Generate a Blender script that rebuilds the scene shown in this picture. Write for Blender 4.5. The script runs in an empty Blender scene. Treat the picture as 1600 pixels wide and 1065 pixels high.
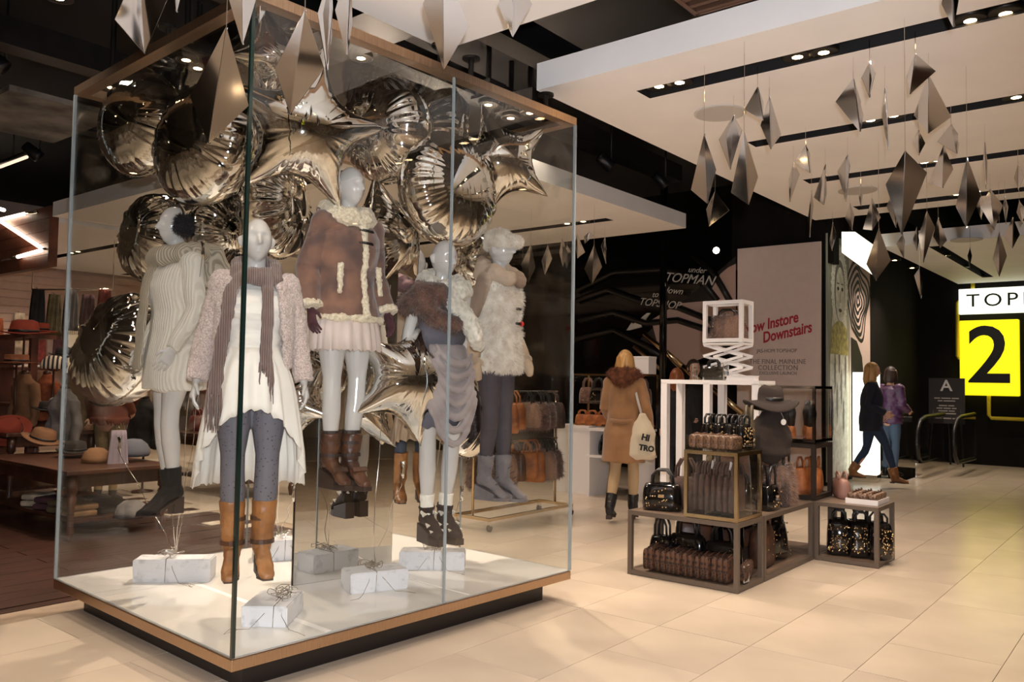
import bpy, bmesh, math, random
import numpy as np
from mathutils import Vector, Matrix, noise as mnoise

# ------------------------------------------------------------------ camera
S = bpy.context.scene
COL = S.collection
FPX, PITCH, ROLL, CAMH = 1291.0, math.radians(2.7), math.atan(0.0165), 1.48
_f = np.array([0, math.cos(PITCH), math.sin(PITCH)])
_r0 = np.array([1.0, 0, 0]); _u0 = np.array([0, -math.sin(PITCH), math.cos(PITCH)])
_R = math.cos(ROLL) * _r0 + math.sin(ROLL) * _u0
_U = -math.sin(ROLL) * _r0 + math.cos(ROLL) * _u0
_C = np.array([0, 0, CAMH])
cam = bpy.data.cameras.new('camera'); co = bpy.data.objects.new('camera', cam); COL.objects.link(co)
cam.sensor_width = 36.0; cam.lens = 36.0 * FPX / 1600.0; cam.clip_start = 0.05; cam.clip_end = 200
m = Matrix.Identity(4)
for i in range(3):
    m[i][0], m[i][1], m[i][2], m[i][3] = _R[i], _U[i], -_f[i], _C[i]
co.matrix_world = m
S.camera = co

# ------------------------------------------------------------------ exposure, world
S.view_settings.view_transform = 'Standard'; S.view_settings.look = 'None'
S.view_settings.gamma = 1.0; S.view_settings.use_curve_mapping = False
S.view_settings.exposure = -0.10
W = bpy.data.worlds.new('store_ambient'); S.world = W; W.use_nodes = True
W.node_tree.nodes['Background'].inputs[0].default_value = (1.0, 0.80, 0.60, 1)
W.node_tree.nodes['Background'].inputs[1].default_value = 0.04
SPOT_W = 72.0          # watts of one store downlight
WARM = (1.0, 0.82, 0.66)

def lamp(name, kind, loc, energy, color, target=None, size=0.1, angle=None, blend=0.6):
    l = bpy.data.lights.new(name, kind); l.energy = energy; l.color = color
    if kind == 'SPOT':
        l.spot_size = angle or math.radians(95); l.spot_blend = blend; l.shadow_soft_size = size
    elif kind == 'POINT': l.shadow_soft_size = size
    elif kind == 'AREA': l.size = size
    o = bpy.data.objects.new(name, l); COL.objects.link(o); o.location = loc
    if target is not None:
        o.rotation_euler = (Vector(target) - Vector(loc)).to_track_quat('-Z', 'Y').to_euler()
    return o
# the camera's own flash, a step above the lens
FLASH = lamp('camera_flash', 'SPOT', (0.05, -0.05, 1.62), 800.0, (0.88, 0.92, 1.0), target=(0.0, 5, 1.9), size=0.03, angle=math.radians(80), blend=0.5)

# ------------------------------------------------------------------ placing helpers
def ray(px, py): return _f + _R * ((px - 800) / FPX) - _U * ((py - 532.5) / FPX)
def UZ(px, py, z):
    d = ray(px, py); return Vector(_C + d * ((z - CAMH) / d[2]))
def DY(px, py, Y):
    d = ray(px, py); return Vector(_C + d * (Y / d[1]))
def pix(p):
    v = np.array(p, float) - _C; return 800 + FPX * (v @ _R) / (v @ _f), 532.5 - FPX * (v @ _U) / (v @ _f)
TH = math.radians(39.0)
ER = Vector((math.sin(TH), math.cos(TH), 0)); EL = Vector((-math.cos(TH), math.sin(TH), 0)); EZ = Vector((0, 0, 1))
def RL(r, l, z=0.0): return ER * r + EL * l + EZ * z       # store axes -> world
STORE_ROT = math.radians(90) - TH                           # world angle of the store's r axis

# ------------------------------------------------------------------ object helpers
def T(o, label=None, cat=None, group=None, kind=None):
    if label: o['label'] = label
    if cat: o['category'] = cat
    if group: o['group'] = group
    if kind: o['kind'] = kind
    return o
def E_(name, loc=(0, 0, 0), rz=0.0, label=None, cat=None, group=None):
    o = bpy.data.objects.new(name, None); COL.objects.link(o); o.location = loc; o.rotation_euler = (0, 0, rz)
    o.empty_display_size = 0.05
    return T(o, label, cat, group)
def dup(o, parent=None):
    c = o.copy(); COL.objects.link(c)
    if parent is not None: c.parent = parent
    for ch in list(o.children): dup(ch, c)
    return c

class MB:
    def __init__(s): s.v = []; s.f = []; s.mi = []
    def add(s, vs, fs, mi=0):
        n = len(s.v); s.v += [tuple(p) for p in vs]
        s.f += [tuple(i + n for i in q) for q in fs]; s.mi += [mi] * len(fs); return s
    def box(s, c, d, M=None, mi=0):
        """box centred at c, size d, M: 3x3 whose columns are its axes"""
        h = [x / 2 for x in d]; vs = []
        for sx, sy, sz in ((-1,-1,-1),(1,-1,-1),(1,1,-1),(-1,1,-1),(-1,-1,1),(1,-1,1),(1,1,1),(-1,1,1)):
            p = Vector((sx * h[0], sy * h[1], sz * h[2]))
            if M is not None: p = M @ p
            vs.append(p + Vector(c))
        return s.add(vs, [(3,2,1,0),(4,5,6,7),(0,1,5,4),(1,2,6,5),(2,3,7,6),(3,0,4,7)], mi)
    def tube(s, pts, rad, n=8, cap=True, mi=0, sq=(1, 1)):
        pts = [Vector(p) for p in pts]; k = len(pts)
        if not hasattr(rad, '__len__'): rad = [rad] * k
        rings = []; prev = None
        for i, p in enumerate(pts):
            t = (pts[min(i + 1, k - 1)] - pts[max(i - 1, 0)])
            t = t.normalized() if t.length > 1e-9 else Vector((0, 0, 1))
            if prev is None:
                a = Vector((0, 0, 1)) if abs(t.z) < 0.9 else Vector((1, 0, 0))
                u = (a - t * a.dot(t)).normalized()
            else:
                u = prev - t * prev.dot(t); u = u.normalized() if u.length > 1e-6 else t.orthogonal().normalized()
            prev = u; w = t.cross(u)
            rings.append([p + (u * math.cos(2 * math.pi * j / n) * sq[0] + w * math.sin(2 * math.pi * j / n) * sq[1]) * rad[i] for j in range(n)])
        return s.rings(rings, cap, mi)
    def rings(s, rings, cap=True, mi=0, closed=True):
        n = len(rings[0]); vs = [p for r in rings for p in r]; fs = []
        for i in range(len(rings) - 1):
            for j in range(n if closed else n - 1):
                a = i * n + j; b = i * n + (j + 1) % n
                fs.append((a, b, b + n, a + n))
        if cap:
            fs.append(tuple(range(n - 1, -1, -1))); k = (len(rings) - 1) * n; fs.append(tuple(range(k, k + n)))
        return s.add(vs, fs, mi)
    def ell(s, rows, n=24, cap=True, mi=0):
        """rows of (x, y, z, rx, ry): stacked horizontal ellipses"""
        return s.rings([[(x + rx * math.cos(2*math.pi*j/n), y + ry * math.sin(2*math.pi*j/n), z) for j in range(n)] for x, y, z, rx, ry in rows], cap, mi)
    def lathe(s, prof, n=20, c=(0, 0, 0), cap=True, mi=0, M=None):
        rr = []
        for r, z in prof:
            row = []
            for j in range(n):
                p = Vector((r * math.cos(2*math.pi*j/n), r * math.sin(2*math.pi*j/n), z))
                if M is not None: p = M @ p
                row.append(p + Vector(c))
            rr.append(row)
        return s.rings(rr, cap, mi)
    def sphere(s, c, r, n=16, m=10, mi=0):
        r = (r, r, r) if not hasattr(r, '__len__') else r
        rr = []
        for i in range(m + 1):
            a = math.pi * (i / m) - math.pi / 2; ca = max(math.cos(a), 0.02)
            rr.append([(c[0] + r[0]*ca*math.cos(2*math.pi*j/n), c[1] + r[1]*ca*math.sin(2*math.pi*j/n), c[2] + r[2]*math.sin(a)) for j in range(n)])
        return s.rings(rr, True, mi)
    def grid(s, fn, nu, nv, mi=0, wrap=False):
        vs = [fn(i / nu, j / nv) for j in range(nv + 1) for i in range(nu + 1)]; w = nu + 1
        return s.add(vs, [(j*w+i, j*w+i+1, (j+1)*w+i+1, (j+1)*w+i) for j in range(nv) for i in range(nu)], mi)
    def build(s, name, mats, parent=None, smooth=False, loc=None, rz=None, bevel=0):
        me = bpy.data.meshes.new(name); me.from_pydata([tuple(p) for p in s.v], [], s.f); 
        if not isinstance(mats, (list, tuple)): mats = [mats]
        for q in mats: me.materials.append(q)
        if any(s.mi): me.polygons.foreach_set('material_index', s.mi)
        if smooth: me.polygons.foreach_set('use_smooth', [True] * len(me.polygons))
        me.update()
        o = bpy.data.objects.new(name, me); COL.objects.link(o)
        if parent is not None: o.parent = parent
        if loc is not None: o.location = loc
        if rz is not None: o.rotation_euler = (0, 0, rz)
        if bevel:
            b = o.modifiers.new('bevel', 'BEVEL'); b.width = bevel; b.segments = 2; b.limit_method = 'ANGLE'
        return o
def rotz(a): return Matrix.Rotation(a, 3, 'Z')
SM = rotz(STORE_ROT)     # columns: r axis, l axis, z

_rg = np.random.RandomState(7); _TAB = _rg.uniform(-1, 1, 4096)
def vnoise(P):
    """smooth value noise of an (n,3) array"""
    P = np.asarray(P, float); I = np.floor(P).astype(np.int64); F = P - I; F = F * F * (3 - 2 * F); out = 0
    for dx in (0, 1):
        for dy in (0, 1):
            for dz in (0, 1):
                h = ((I[:, 0] + dx) * 73856093 ^ (I[:, 1] + dy) * 19349663 ^ (I[:, 2] + dz) * 83492791) & 0xFFFFFF
                h = (h ^ (h >> 9)) * 2654435 & 0xFFF
                out = out + _TAB[h] * (F[:, 0] if dx else 1 - F[:, 0]) * (F[:, 1] if dy else 1 - F[:, 1]) * (F[:, 2] if dz else 1 - F[:, 2])
    return out

# ------------------------------------------------------------------ materials
def _mat(name):
    mt = bpy.data.materials.new(name); mt.use_nodes = True
    return mt, mt.node_tree.nodes, mt.node_tree.links, mt.node_tree.nodes['Principled BSDF']
def lin(c):
    return tuple(((x / 255) / 12.92 if x / 255 <= 0.04045 else ((x / 255 + 0.055) / 1.055) ** 2.4) for x in c) + (1,)
def PM(name, rgb, rough=0.5, metal=0.0, var=0.0, rgb2=None, scale=8.0, bump=0.0, bscale=None, kind='NOISE', stretch=(1, 1, 1), coat=0.0, sheen=0.0, detail=3.0, spec=None, ramp=(0.35, 0.65)):
    """principled with a procedural colour mix and relief; rgb given as sRGB 0-255 of the thing itself"""
    mt, N, L, b = _mat(name)
    b.inputs['Base Color'].default_value = lin(rgb); b.inputs['Roughness'].default_value = rough; b.inputs['Metallic'].default_value = metal
    if coat: b.inputs['Coat Weight'].default_value = coat; b.inputs['Coat Roughness'].default_value = 0.05
    if sheen: b.inputs['Sheen Weight'].default_value = sheen
    if spec is not None: b.inputs['Specular IOR Level'].default_value = spec
    if rgb2 is None and var: rgb2 = tuple(max(0, min(255, x * (1 - var))) for x in rgb)
    if rgb2 is not None or bump:
        tc = N.new('ShaderNodeTexCoord'); mp = N.new('ShaderNodeMapping'); L.new(tc.outputs['Object'], mp.inputs[0]); mp.inputs['Scale'].default_value = stretch
        def tex(sc):
            if kind == 'VORONOI':
                t = N.new('ShaderNodeTexVoronoi'); t.inputs['Scale'].default_value = sc; L.new(mp.outputs[0], t.inputs[0]); return t.outputs[0]
            if kind == 'WAVE':
                t = N.new('ShaderNodeTexWave'); t.inputs['Scale'].default_value = sc; t.inputs['Distortion'].default_value = 0.5; L.new(mp.outputs[0], t.inputs[0]); return t.outputs[1]
            t = N.new('ShaderNodeTexNoise'); t.inputs['Scale'].default_value = sc; t.inputs['Detail'].default_value = detail; L.new(mp.outputs[0], t.inputs[0]); return t.outputs[0]
        if rgb2 is not None:
            t = tex(scale); cr = N.new('ShaderNodeValToRGB'); cr.color_ramp.elements[0].position = ramp[0]; cr.color_ramp.elements[1].position = ramp[1]
            cr.color_ramp.elements[0].color = lin(rgb2); cr.color_ramp.elements[1].color = lin(rgb); L.new(t, cr.inputs[0]); L.new(cr.outputs[0], b.inputs['Base Color'])
        if bump:
            t = tex(bscale or scale); bp = N.new('ShaderNodeBump'); bp.inputs['Strength'].default_value = min(1, bump); bp.inputs['Distance'].default_value = 0.004 * max(1, bump)
            L.new(t, bp.inputs['Height']); L.new(bp.outputs[0], b.inputs['Normal'])
    return mt
def EM(name, rgb, strength):
    mt, N, L, b = _mat(name); b.inputs['Base Color'].default_value = lin(rgb); b.inputs['Emission Color'].default_value = lin(rgb); b.inputs['Emission Strength'].default_value = strength
    b.inputs['Roughness'].default_value = 0.4
    return mt
def glass_mat(name, tint=(0.972, 0.982, 0.977), gloss=1.0):
    """thin sheet glass: clear through, Fresnel reflection off it"""
    mt = bpy.data.materials.new(name); mt.use_nodes = True; N = mt.node_tree.nodes; L = mt.node_tree.links; N.clear()
    o = N.new('ShaderNodeOutputMaterial'); mx = N.new('ShaderNodeMixShader'); tr = N.new('ShaderNodeBsdfTransparent'); gl = N.new('ShaderNodeBsdfGlossy')
    lw = N.new('ShaderNodeLayerWeight'); lw.inputs[0].default_value = 0.5       # 1 - |cos|
    pw = N.new('ShaderNodeMath'); pw.operation = 'POWER'; pw.inputs[1].default_value = 5.0; L.new(lw.outputs[1], pw.inputs[0])
    fr = N.new('ShaderNodeMath'); fr.operation = 'MULTIPLY_ADD'; fr.inputs[1].default_value = 0.9; fr.inputs[2].default_value = 0.035; L.new(pw.outputs[0], fr.inputs[0])
    tr.inputs[0].default_value = (*tint, 1); gl.inputs['Roughness'].default_value = 0.0; gl.inputs[0].default_value = (gloss, gloss, gloss, 1)
    L.new(fr.outputs[0], mx.inputs[0]); L.new(tr.outputs[0], mx.inputs[1]); L.new(gl.outputs[0], mx.inputs[2]); L.new(mx.outputs[0], o.inputs[0])
    return mt
M = {}
M['tile'] = PM('floor_tile', (200, 184, 164), 0.24, var=0.06, scale=1.3, bump=0.02, bscale=30)
M['grout'] = PM('floor_grout', (150, 130, 108), 0.8, var=0.1)
M['plank'] = PM('dark_wood_floor', (66, 40, 30), 0.35, rgb2=(42, 25, 18), scale=3, stretch=(1, 14, 1), bump=0.05)
M['white'] = PM('white_plaster', (248, 243, 238), 0.6, var=0.02, scale=2)
M['black'] = PM('matt_black_ceiling', (22, 19, 18), 0.75, var=0.3, scale=1.5)
M['blackwall'] = PM('black_wall_paint', (26, 23, 21), 0.85, var=0.15, scale=2, spec=.15)
M['blackgloss'] = PM('dark_smoked_glass', (14, 13, 12), 0.06)
M['duct'] = PM('black_duct', (32, 30, 30), 0.4, metal=0.4, var=0.2)
M['bronze'] = PM('brushed_bronze', (204, 172, 142), 0.36, metal=1.0, var=0.12, scale=6, stretch=(40, 40, 1))
M['bronze_dark'] = PM('dark_bronze_louvre', (104, 76, 60), 0.45, metal=0.6)
M['plinth'] = PM('black_plinth', (26, 20, 18), 0.35)
M['deck'] = PM('white_gloss_deck', (236, 232, 226), 0.07, var=0.015, scale=3)
M['glass'] = glass_mat('case_glass')
M['paleedge'] = PM('pale_glass_edge', (150, 158, 160), 0.35, metal=.2)
M['glassedge'] = PM('dark_glass_edge', (22, 36, 32), 0.12, coat=0.6)
M['clear'] = glass_mat('clear_acrylic', (0.975, 0.98, 0.98))
M['foil'] = PM('silver_foil', (238, 236, 232), 0.035, metal=1.0)
M['mirror'] = PM('mirror_silver', (232, 232, 230), 0.0, metal=1.0)
M['steel'] = PM('polished_steel_sheet', (214, 213, 213), 0.09, metal=1.0)
M['chrome'] = PM('chrome', (225, 220, 212), 0.1, metal=1.0)
M['lens'] = EM('lit_lamp_lens', (255, 214, 160), 26.0)
M['rim'] = PM('lamp_rim', (40, 36, 32), 0.4, metal=0.6)
M['speaker'] = PM('ceiling_speaker_grey', (196, 190, 182), 0.7, bump=0.2, bscale=300)
# ================================================================== the setting
rnd = random.Random(4)
def st(o): o['kind'] = 'structure'; return o
# floor: base slab + laid tiles (parts), 1.2 x 0.58 m, rows along r, staggered
fl = st(MB().box(RL(7, 3, -0.06), (36, 34, 0.1), SM).build('floor', M['grout']))
def vis(r0, r1, l0, l1, mx=40):
    ok = False
    for r in (r0, r1):
        for l in (l0, l1):
            p = RL(r, l, 0)
            if p.y > 2.4:
                x, y = pix(p)
                if -mx < x < 1600 + mx and y < 1065 + 90: ok = True
    return ok
tile_me = {}
def tile(r0, r1, l0, l1):
    w, d = r1 - r0, l1 - l0; k = (round(w, 3), round(d, 3))
    if k not in tile_me:
        o = MB().box((0, 0, -0.006), (w, d, 0.012)).build('tile', M['tile'], fl); tile_me[k] = o.data
    else:
        o = bpy.data.objects.new('tile', tile_me[k]); COL.objects.link(o); o.parent = fl
    o.location = RL((r0 + r1) / 2, (l0 + l1) / 2, 0); o.rotation_euler = (0, 0, STORE_ROT + (0 if rnd.random() < .5 else math.pi))
WOOD = lambda r, l: l > 5.66 and r < 5.0
TW, TL_ = 0.5775, 1.207; ntile = 0
far = []
for j in range(-12, 22):
    l0 = 1.344 + TW * j; l1 = l0 + TW - 0.0035
    for i in range(-4, 12):
        r0 = 4.555 + TL_ * i + (TL_ / 2 if j % 2 else 0); r1 = r0 + TL_ - 0.0035
        spans = [(r0, r1)]
        if i in (-1, 0) and j % 2 and r0 < 4.5 < r1: spans = [(r0, 4.549), (4.556, r1)]
        for a, b in spans:
            if WOOD((a + b) / 2, (l0 + l1) / 2): continue
            if not vis(a, b, l0, l1): continue
            p = RL((a + b) / 2, (l0 + l1) / 2)
            if p.y < 13.2 and ntile < 290: tile(a, b, l0, l1); ntile += 1
            else: far.append((a, b, l0, l1))
fb = MB()
for a, b, l0, l1 in far: fb.box(RL((a + b) / 2, (l0 + l1) / 2, -0.006), (b - a, l1 - l0, 0.012), SM)
T(fb.build('far_tiles', M['tile'], fl), kind='stuff')
nb = MB()      # the floor behind and beside the camera
nb.box(RL(-4.2, 1.5, -0.006), (9.0, 26, 0.012), SM); nb.box(RL(9, -8.2, -0.006), (17, 5.8, 0.012), SM)
st(nb.build('floor_behind', M['tile']))
pb = None
for j in range(26):
    for i in range(3):
        l = 5.75 + j * 0.19; r = 3.9 - i * 2.2 - (0.9 if j % 2 else 0)
        if r - 1.1 > 5.0 or not vis(r - 1, r + 1, l, l + .2, 120): continue
        if pb is None: o = MB().box((0, 0, -0.006), (2.19, 0.186, 0.013)).build('plank', M['plank'], fl); pb = o.data
        else: o = bpy.data.objects.new('plank', pb); COL.objects.link(o); o.parent = fl
        o.location = RL(r, l + .1, 0.0); o.rotation_euler = (0, 0, STORE_ROT)
wb = MB(); wb.box(RL(1, 11.2, -0.011), (8.0, 11.08, 0.012), SM); wb.build('dark_boards', M['plank'], fl)['kind'] = 'stuff'

# black void above everything
ZC = 3.5
st(MB().box(RL(6, 3, 4.75), (40, 40, 0.1), SM).build('ceiling', M['black']))
def raft(n, r0, r1, l0, l1, slots, th=0.19, z=ZC):
    """white ceiling raft with recessed black lighting slots; slots are (ra, rb, la, lb)"""
    rs = sorted({r0, r1, *[s[0] for s in slots], *[s[1] for s in slots]}); ls = sorted({l0, l1, *[s[2] for s in slots], *[s[3] for s in slots]})
    b = MB(); ins = lambda r, l: any(s[0] < r < s[1] and s[2] < l < s[3] for s in slots)
    for i in range(len(rs) - 1):
        for j in range(len(ls) - 1):
            if ins((rs[i] + rs[i+1]) / 2, (ls[j] + ls[j+1]) / 2): continue
            b.add([RL(rs[i], ls[j], z), RL(rs[i], ls[j+1], z), RL(rs[i+1], ls[j+1], z), RL(rs[i+1], ls[j], z)], [(3, 2, 1, 0)])
    c = [(r0, l0), (r1, l0), (r1, l1), (r0, l1)]
    for k in range(4):
        a, d = c[k], c[(k+1) % 4]
        b.add([RL(*a, z), RL(*d, z), RL(*d, z + th), RL(*a, z + th)], [(0, 1, 2, 3)])
    b.add([RL(*p, z + th) for p in c], [(0, 1, 2, 3)])
    o = st(b.build(n, M['white']))
    for s in slots:
        q = MB(); h = 0.13; cs = [(s[0], s[2]), (s[1], s[2]), (s[1], s[3]), (s[0], s[3])]
        for k in range(4):
            a, d = cs[k], cs[(k+1) % 4]; q.add([RL(*a, z), RL(*d, z), RL(*d, z + h), RL(*a, z + h)], [(3, 2, 1, 0)])
        q.add([RL(*p, z + h) for p in cs], [(3, 2, 1, 0)])
        q.build('lighting_slot', M['black'], o)
    return o
SB = [(4.92, 5.11, -4.0, 2.91), (6.53, 6.71, -4.0, 2.79), (8.06, 8.26, -4.0, 2.87), (9.60, 9.82, -4.0, 2.85)]
raft('ceiling_raft_middle', 4.50, 10.15, -6.0, 3.46, SB)
raft('ceiling_raft_near', -4.5, 3.60, -6.0, 3.49, [(-2.6, -2.43, -4, 2.9), (-1.0, -.83, -4, 2.9), (0.5, 0.67, -4, 2.9)])
raft('ceiling_raft_rear', 4.50, 9.75, 5.0, 11.35, [(5.15, 5.32, 5.6, 10.8), (6.5, 6.67, 5.6, 10.8), (8.6, 8.78, 5.5, 10.8)])
raft('ceiling_raft_far', 12.65, 18.0, -3.0, 3.36, [(12.98, 17.15, 2.62, 2.80)])
raft('ceiling_raft_shop', 4.70, 13.0, 11.7, 17.0, [(6.05, 6.22, 12.2, 16.8), (8.0, 8.17, 12.2, 16.8), (10, 10.17, 12.2, 16.8)])
for i, (p) in enumerate([(1125, 176, 0.19), (1340, 297, 0.19)]):
    q = UZ(p[0], p[1], ZC); b = MB().lathe([(p[2], 0), (p[2], -0.008), (p[2] - .015, -0.012)], 32, q).build('ceiling_speaker', M['speaker'])
    T(b, ['round grey ceiling speaker between first and second light slots', 'round grey ceiling speaker behind the third light slot'][i], 'speaker')
q = UZ(1510, 374, ZC); T(MB().lathe([(0.2, 0), (0.2, -0.008), (.185, -0.012)], 32, q).build('ceiling_speaker', M['speaker']), 'round grey ceiling speaker above the yellow number sign', 'speaker')
# bronze air grille hanging in the gap between the two white rafts
g = E_('air_grille', RL(4.05, 0.2, 3.62), STORE_ROT, 'long bronze louvred air grille in the black gap between white ceilings', 'vent')
MB().box((0, 0, .13), (0.5, 3.86, 0.22)).build('housing', M['black'], g)
for i in range(6): MB().box((-.22 + i * .088, 0, 0), (0.035, 3.9, 0.03)).build('slat', M['bronze_dark'], g)
MB().box((0, 1.94, 0.0), (0.5, 0.03, 0.035)).box((0.245, 0, 0), (0.02, 3.9, 0.035)).box((-.245, 0, 0), (0.02, 3.9, 0.035)).build('frame', M['bronze_dark'], g)
# ducts and beams in the void over the case
db = st(MB().box(RL(4.05, 4.3, 4.25), (0.5, 5.0, 0.35), SM).build('beam_over_gap', M['duct']))
for k, (l, z) in enumerate([(3.9, 4.1), (5.3, 4.3), (7.2, 4.15), (9.4, 4.25)]):
    st(MB().box(RL(3, l, z), (14, 0.22, 0.22), SM).build('beam_%d' % (k + 1), M['duct']))
for k, (r, l) in enumerate([(2.9, 7.95), ]):
    st(MB().box(RL(3.2, 8.6, 3.95), (0.95, 1.45, 0.05), SM).build('ceiling_panel', PM('grey_ceiling_panel', (120, 116, 108), .8, rgb2=(70, 66, 62), scale=3)))
# walls
st(MB().box(RL(18.25, -2.0, 2.3), (0.2, 13, 4.8), SM).build('wall_far', M['blackwall']))
st(MB().box(RL(15.3, 4.35, 2.3), (5.7, 0.5, 4.8), SM).build('wall_side', M['blackwall']))
st(MB().box(RL(12.62, 8.6, 2.3), (0.2, 7.4, 4.8), SM).build('wall_escalator', M['blackgloss']))
st(MB().box(RL(12.6, 4.78, 3.95), (0.25, 1.6, 1.3), SM).build('wall_bulkhead', M['blackwall']))
M['slatwall'] = PM('slatwall_board', (206, 176, 158), .6, var=.05)
st(MB().box(RL(8.5, 17.3, 2.3), (14, 0.2, 4.8), SM).build('wall_shop', M['slatwall']))
M['warmwall'] = PM('warm_shop_wall', (214, 204, 194), .7, rgb2=(150, 134, 120), scale=1.0)
st(MB().box(RL(-8.6, 3, 2.3), (0.2, 34, 4.8), SM).build('wall_behind', M['warmwall']))
st(MB().box(RL(5, -11, 2.3), (30, 0.2, 4.8), SM).build('wall_right', M['warmwall']))
st(MB().box(RL(0.5, 18.5, 2.3), (20, 0.2, 4.8), SM).build('wall_left', M['warmwall']))
# downlights -------------------------------------------------------
dl0 = None
def downlight(p, label, group=None, r=0.078, watts=None, tgt=None):
    global dl0
    if dl0 is None:
        dl0 = E_('downlight', p)
        MB().lathe([(1.0, 0.4), (1.16, 0.4), (1.16, -0.08), (1.0, -0.08)], 20).build('rim', M['rim'], dl0, True)
        MB().lathe([(0.05, -.1), (0.6, -.07), (1.02, 0.0)], 20).build('lens', M['lens'], dl0, True); d = dl0
    else: d = dup(dl0)
    if p[2] > 3.7: MB().tube([(0, 0, .3 / 1), (0, 0, (4.7 - p[2]) / r)], .3, 8).build('stem', M['rim'], d)
    d.location = p; d.scale = (r, r, r); T(d, label, 'downlight', group)
    p = Vector(p)
    lamp('downlight_beam', 'SPOT', p - EZ * .03, SPOT_W if watts is None else watts, WARM, target=(p - EZ) if tgt is None else tgt, size=0.06, angle=math.radians(110), blend=0.8)
ordn = ['first', 'second', 'third', 'fourth']
prs = [(0, [(1030,134),(1062,128),(1246,88),(1287,81),(1516,31),(1571,20)]), (1, [(1360,187),(1396,180),(1588,151)]),
       (2, [(1274,273),(1298,271),(1444,253),(1465,250)]), (3, [(1350,317),(1372,315),(1495,303)])]
wh = ['at its far left end', 'second along from its left end', 'first lamp of its middle pair', 'second lamp of its middle pair', 'fifth along from its left end', 'nearest the right edge']
for k, L_ in prs:
    for i, (x, y) in enumerate(L_):
        w = {6: wh, 3: ['at the left of the pair', 'at the right of the pair', 'nearest the right edge'], 4: ['leftmost', 'second from left', 'third from left', 'rightmost']}[len(L_)][i]
        downlight(UZ(x, y, ZC + 0.02), f'downlight in the {ordn[k]} slot of the white ceiling, {w}', 'downlights in the white middle ceiling')
for i, (x, y) in enumerate([(1475, 399), (1505, 417), (1531, 432)]):
    downlight(UZ(x, y, ZC + 0.02), f'downlight in the slanting slot above the number sign, {["nearest","middle","farthest"][i]} of three', 'downlights in the far slot')
for i, (x, y) in enumerate([(1398, 406), (1425, 418)]):
    downlight(UZ(x, y, ZC), f'downlight on the ceiling edge by the black side wall, {["nearer","farther"][i]} of two', 'downlights over the side wall', watts=110)
vl = [(291,93),(309,106),(564,90),(763,163),(798,184),(828,176),(655,217),(683,208)]
vn = ['large lit downlight over the left of the glass case', 'smaller lit downlight just behind the large left one', 'lit downlight over the middle of the glass case', 'large lit downlight over the right of the glass case',
      'left lamp of a lit pair behind the right star balloon', 'right lamp of a lit pair behind the right star balloon', 'left lamp of a lit pair above the right round balloon', 'right lamp of a lit pair above the right round balloon']
for i, (x, y) in enumerate(vl):
    p = UZ(x, y, 4.12); downlight(p, vn[i], 'downlights in the black void', r=0.085, watts=[520,90,640,640,120,120,120,120][i])
    st(MB().box(p + EZ * .12, (.24, .24, .16), SM).build('trim_%d' % (i + 1), M['black']))
k = 0
for r in (5.235, 6.585, 8.69):
    for l in (5.9, 6.15, 7.9, 8.15, 9.8, 10.05):
        k += 1; downlight(RL(r, l, ZC + .02), f'small downlight of the rear ceiling, {["near","middle","far"][(k-1)//6]} slot, {["first","second","third","fourth","fifth","sixth"][(k-1)%6]} lamp from the right', 'downlights in the rear ceiling', watts=SPOT_W * .8)
k = 0
for r in (6.135, 8.085, 10.085):
    for l in (12.6, 12.85, 14.4, 14.65, 16.2):
        k += 1; downlight(RL(r, l, ZC + .02), f'tiny downlight over the left shop, {["near","middle","far"][(k-1)//5]} slot, {["first","second","third","fourth","fifth"][(k-1)%5]} lamp from the right', 'downlights over the left shop', watts=SPOT_W * 1.1)
for r in (-7.4, -5.2):  # unseen lamps added to brighten the wall that the balloons reflect
    for l in (-6, -3, 0, 3, 6, 9, 12): downlight(RL(r, l, 3.9), 'added unseen downlight washing the wall behind the camera', 'added downlights by the wall behind', watts=90)
for r, l in ((1.0, 4.6), (2.2, 5.6), (-.4, 4.4)): downlight(RL(r, l, 3.9), f'added unseen fill downlight left of the camera, {["nearest the case","over the wood floor edge","farthest behind"][(r > 2) + 2 * (r < 0)]}', 'added fill downlights left of the camera', watts=150)  # added lamps to lift the left side of the case and its floor
for r in (-3.0, 0.2, 3.2):  # added out of view for sparkle in the foil and a brighter left
    for l in (7.0, 10.0): downlight(RL(r, l, 3.9), 'added unseen sparkle downlight over the dark wood floor behind the camera', 'added sparkle downlights over the dark wood floor', watts=55)
for r in (-2.515, -0.915, 0.585, 2.1):  # last row lies outside the slots, added to light the mannequins' fronts
    for l in (-2.6, -0.4, 1.7, 3.0):
        downlight(RL(r, l, ZC + (.02 if r < 2 else 0)), 'unseen downlight in the white ceiling behind the camera', 'downlights behind the camera')
for r in (6.62, 8.16): downlight(RL(r, -2.2, ZC + .02), 'lit downlight in the white ceiling out past the right edge', 'downlights past the right edge')
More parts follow.
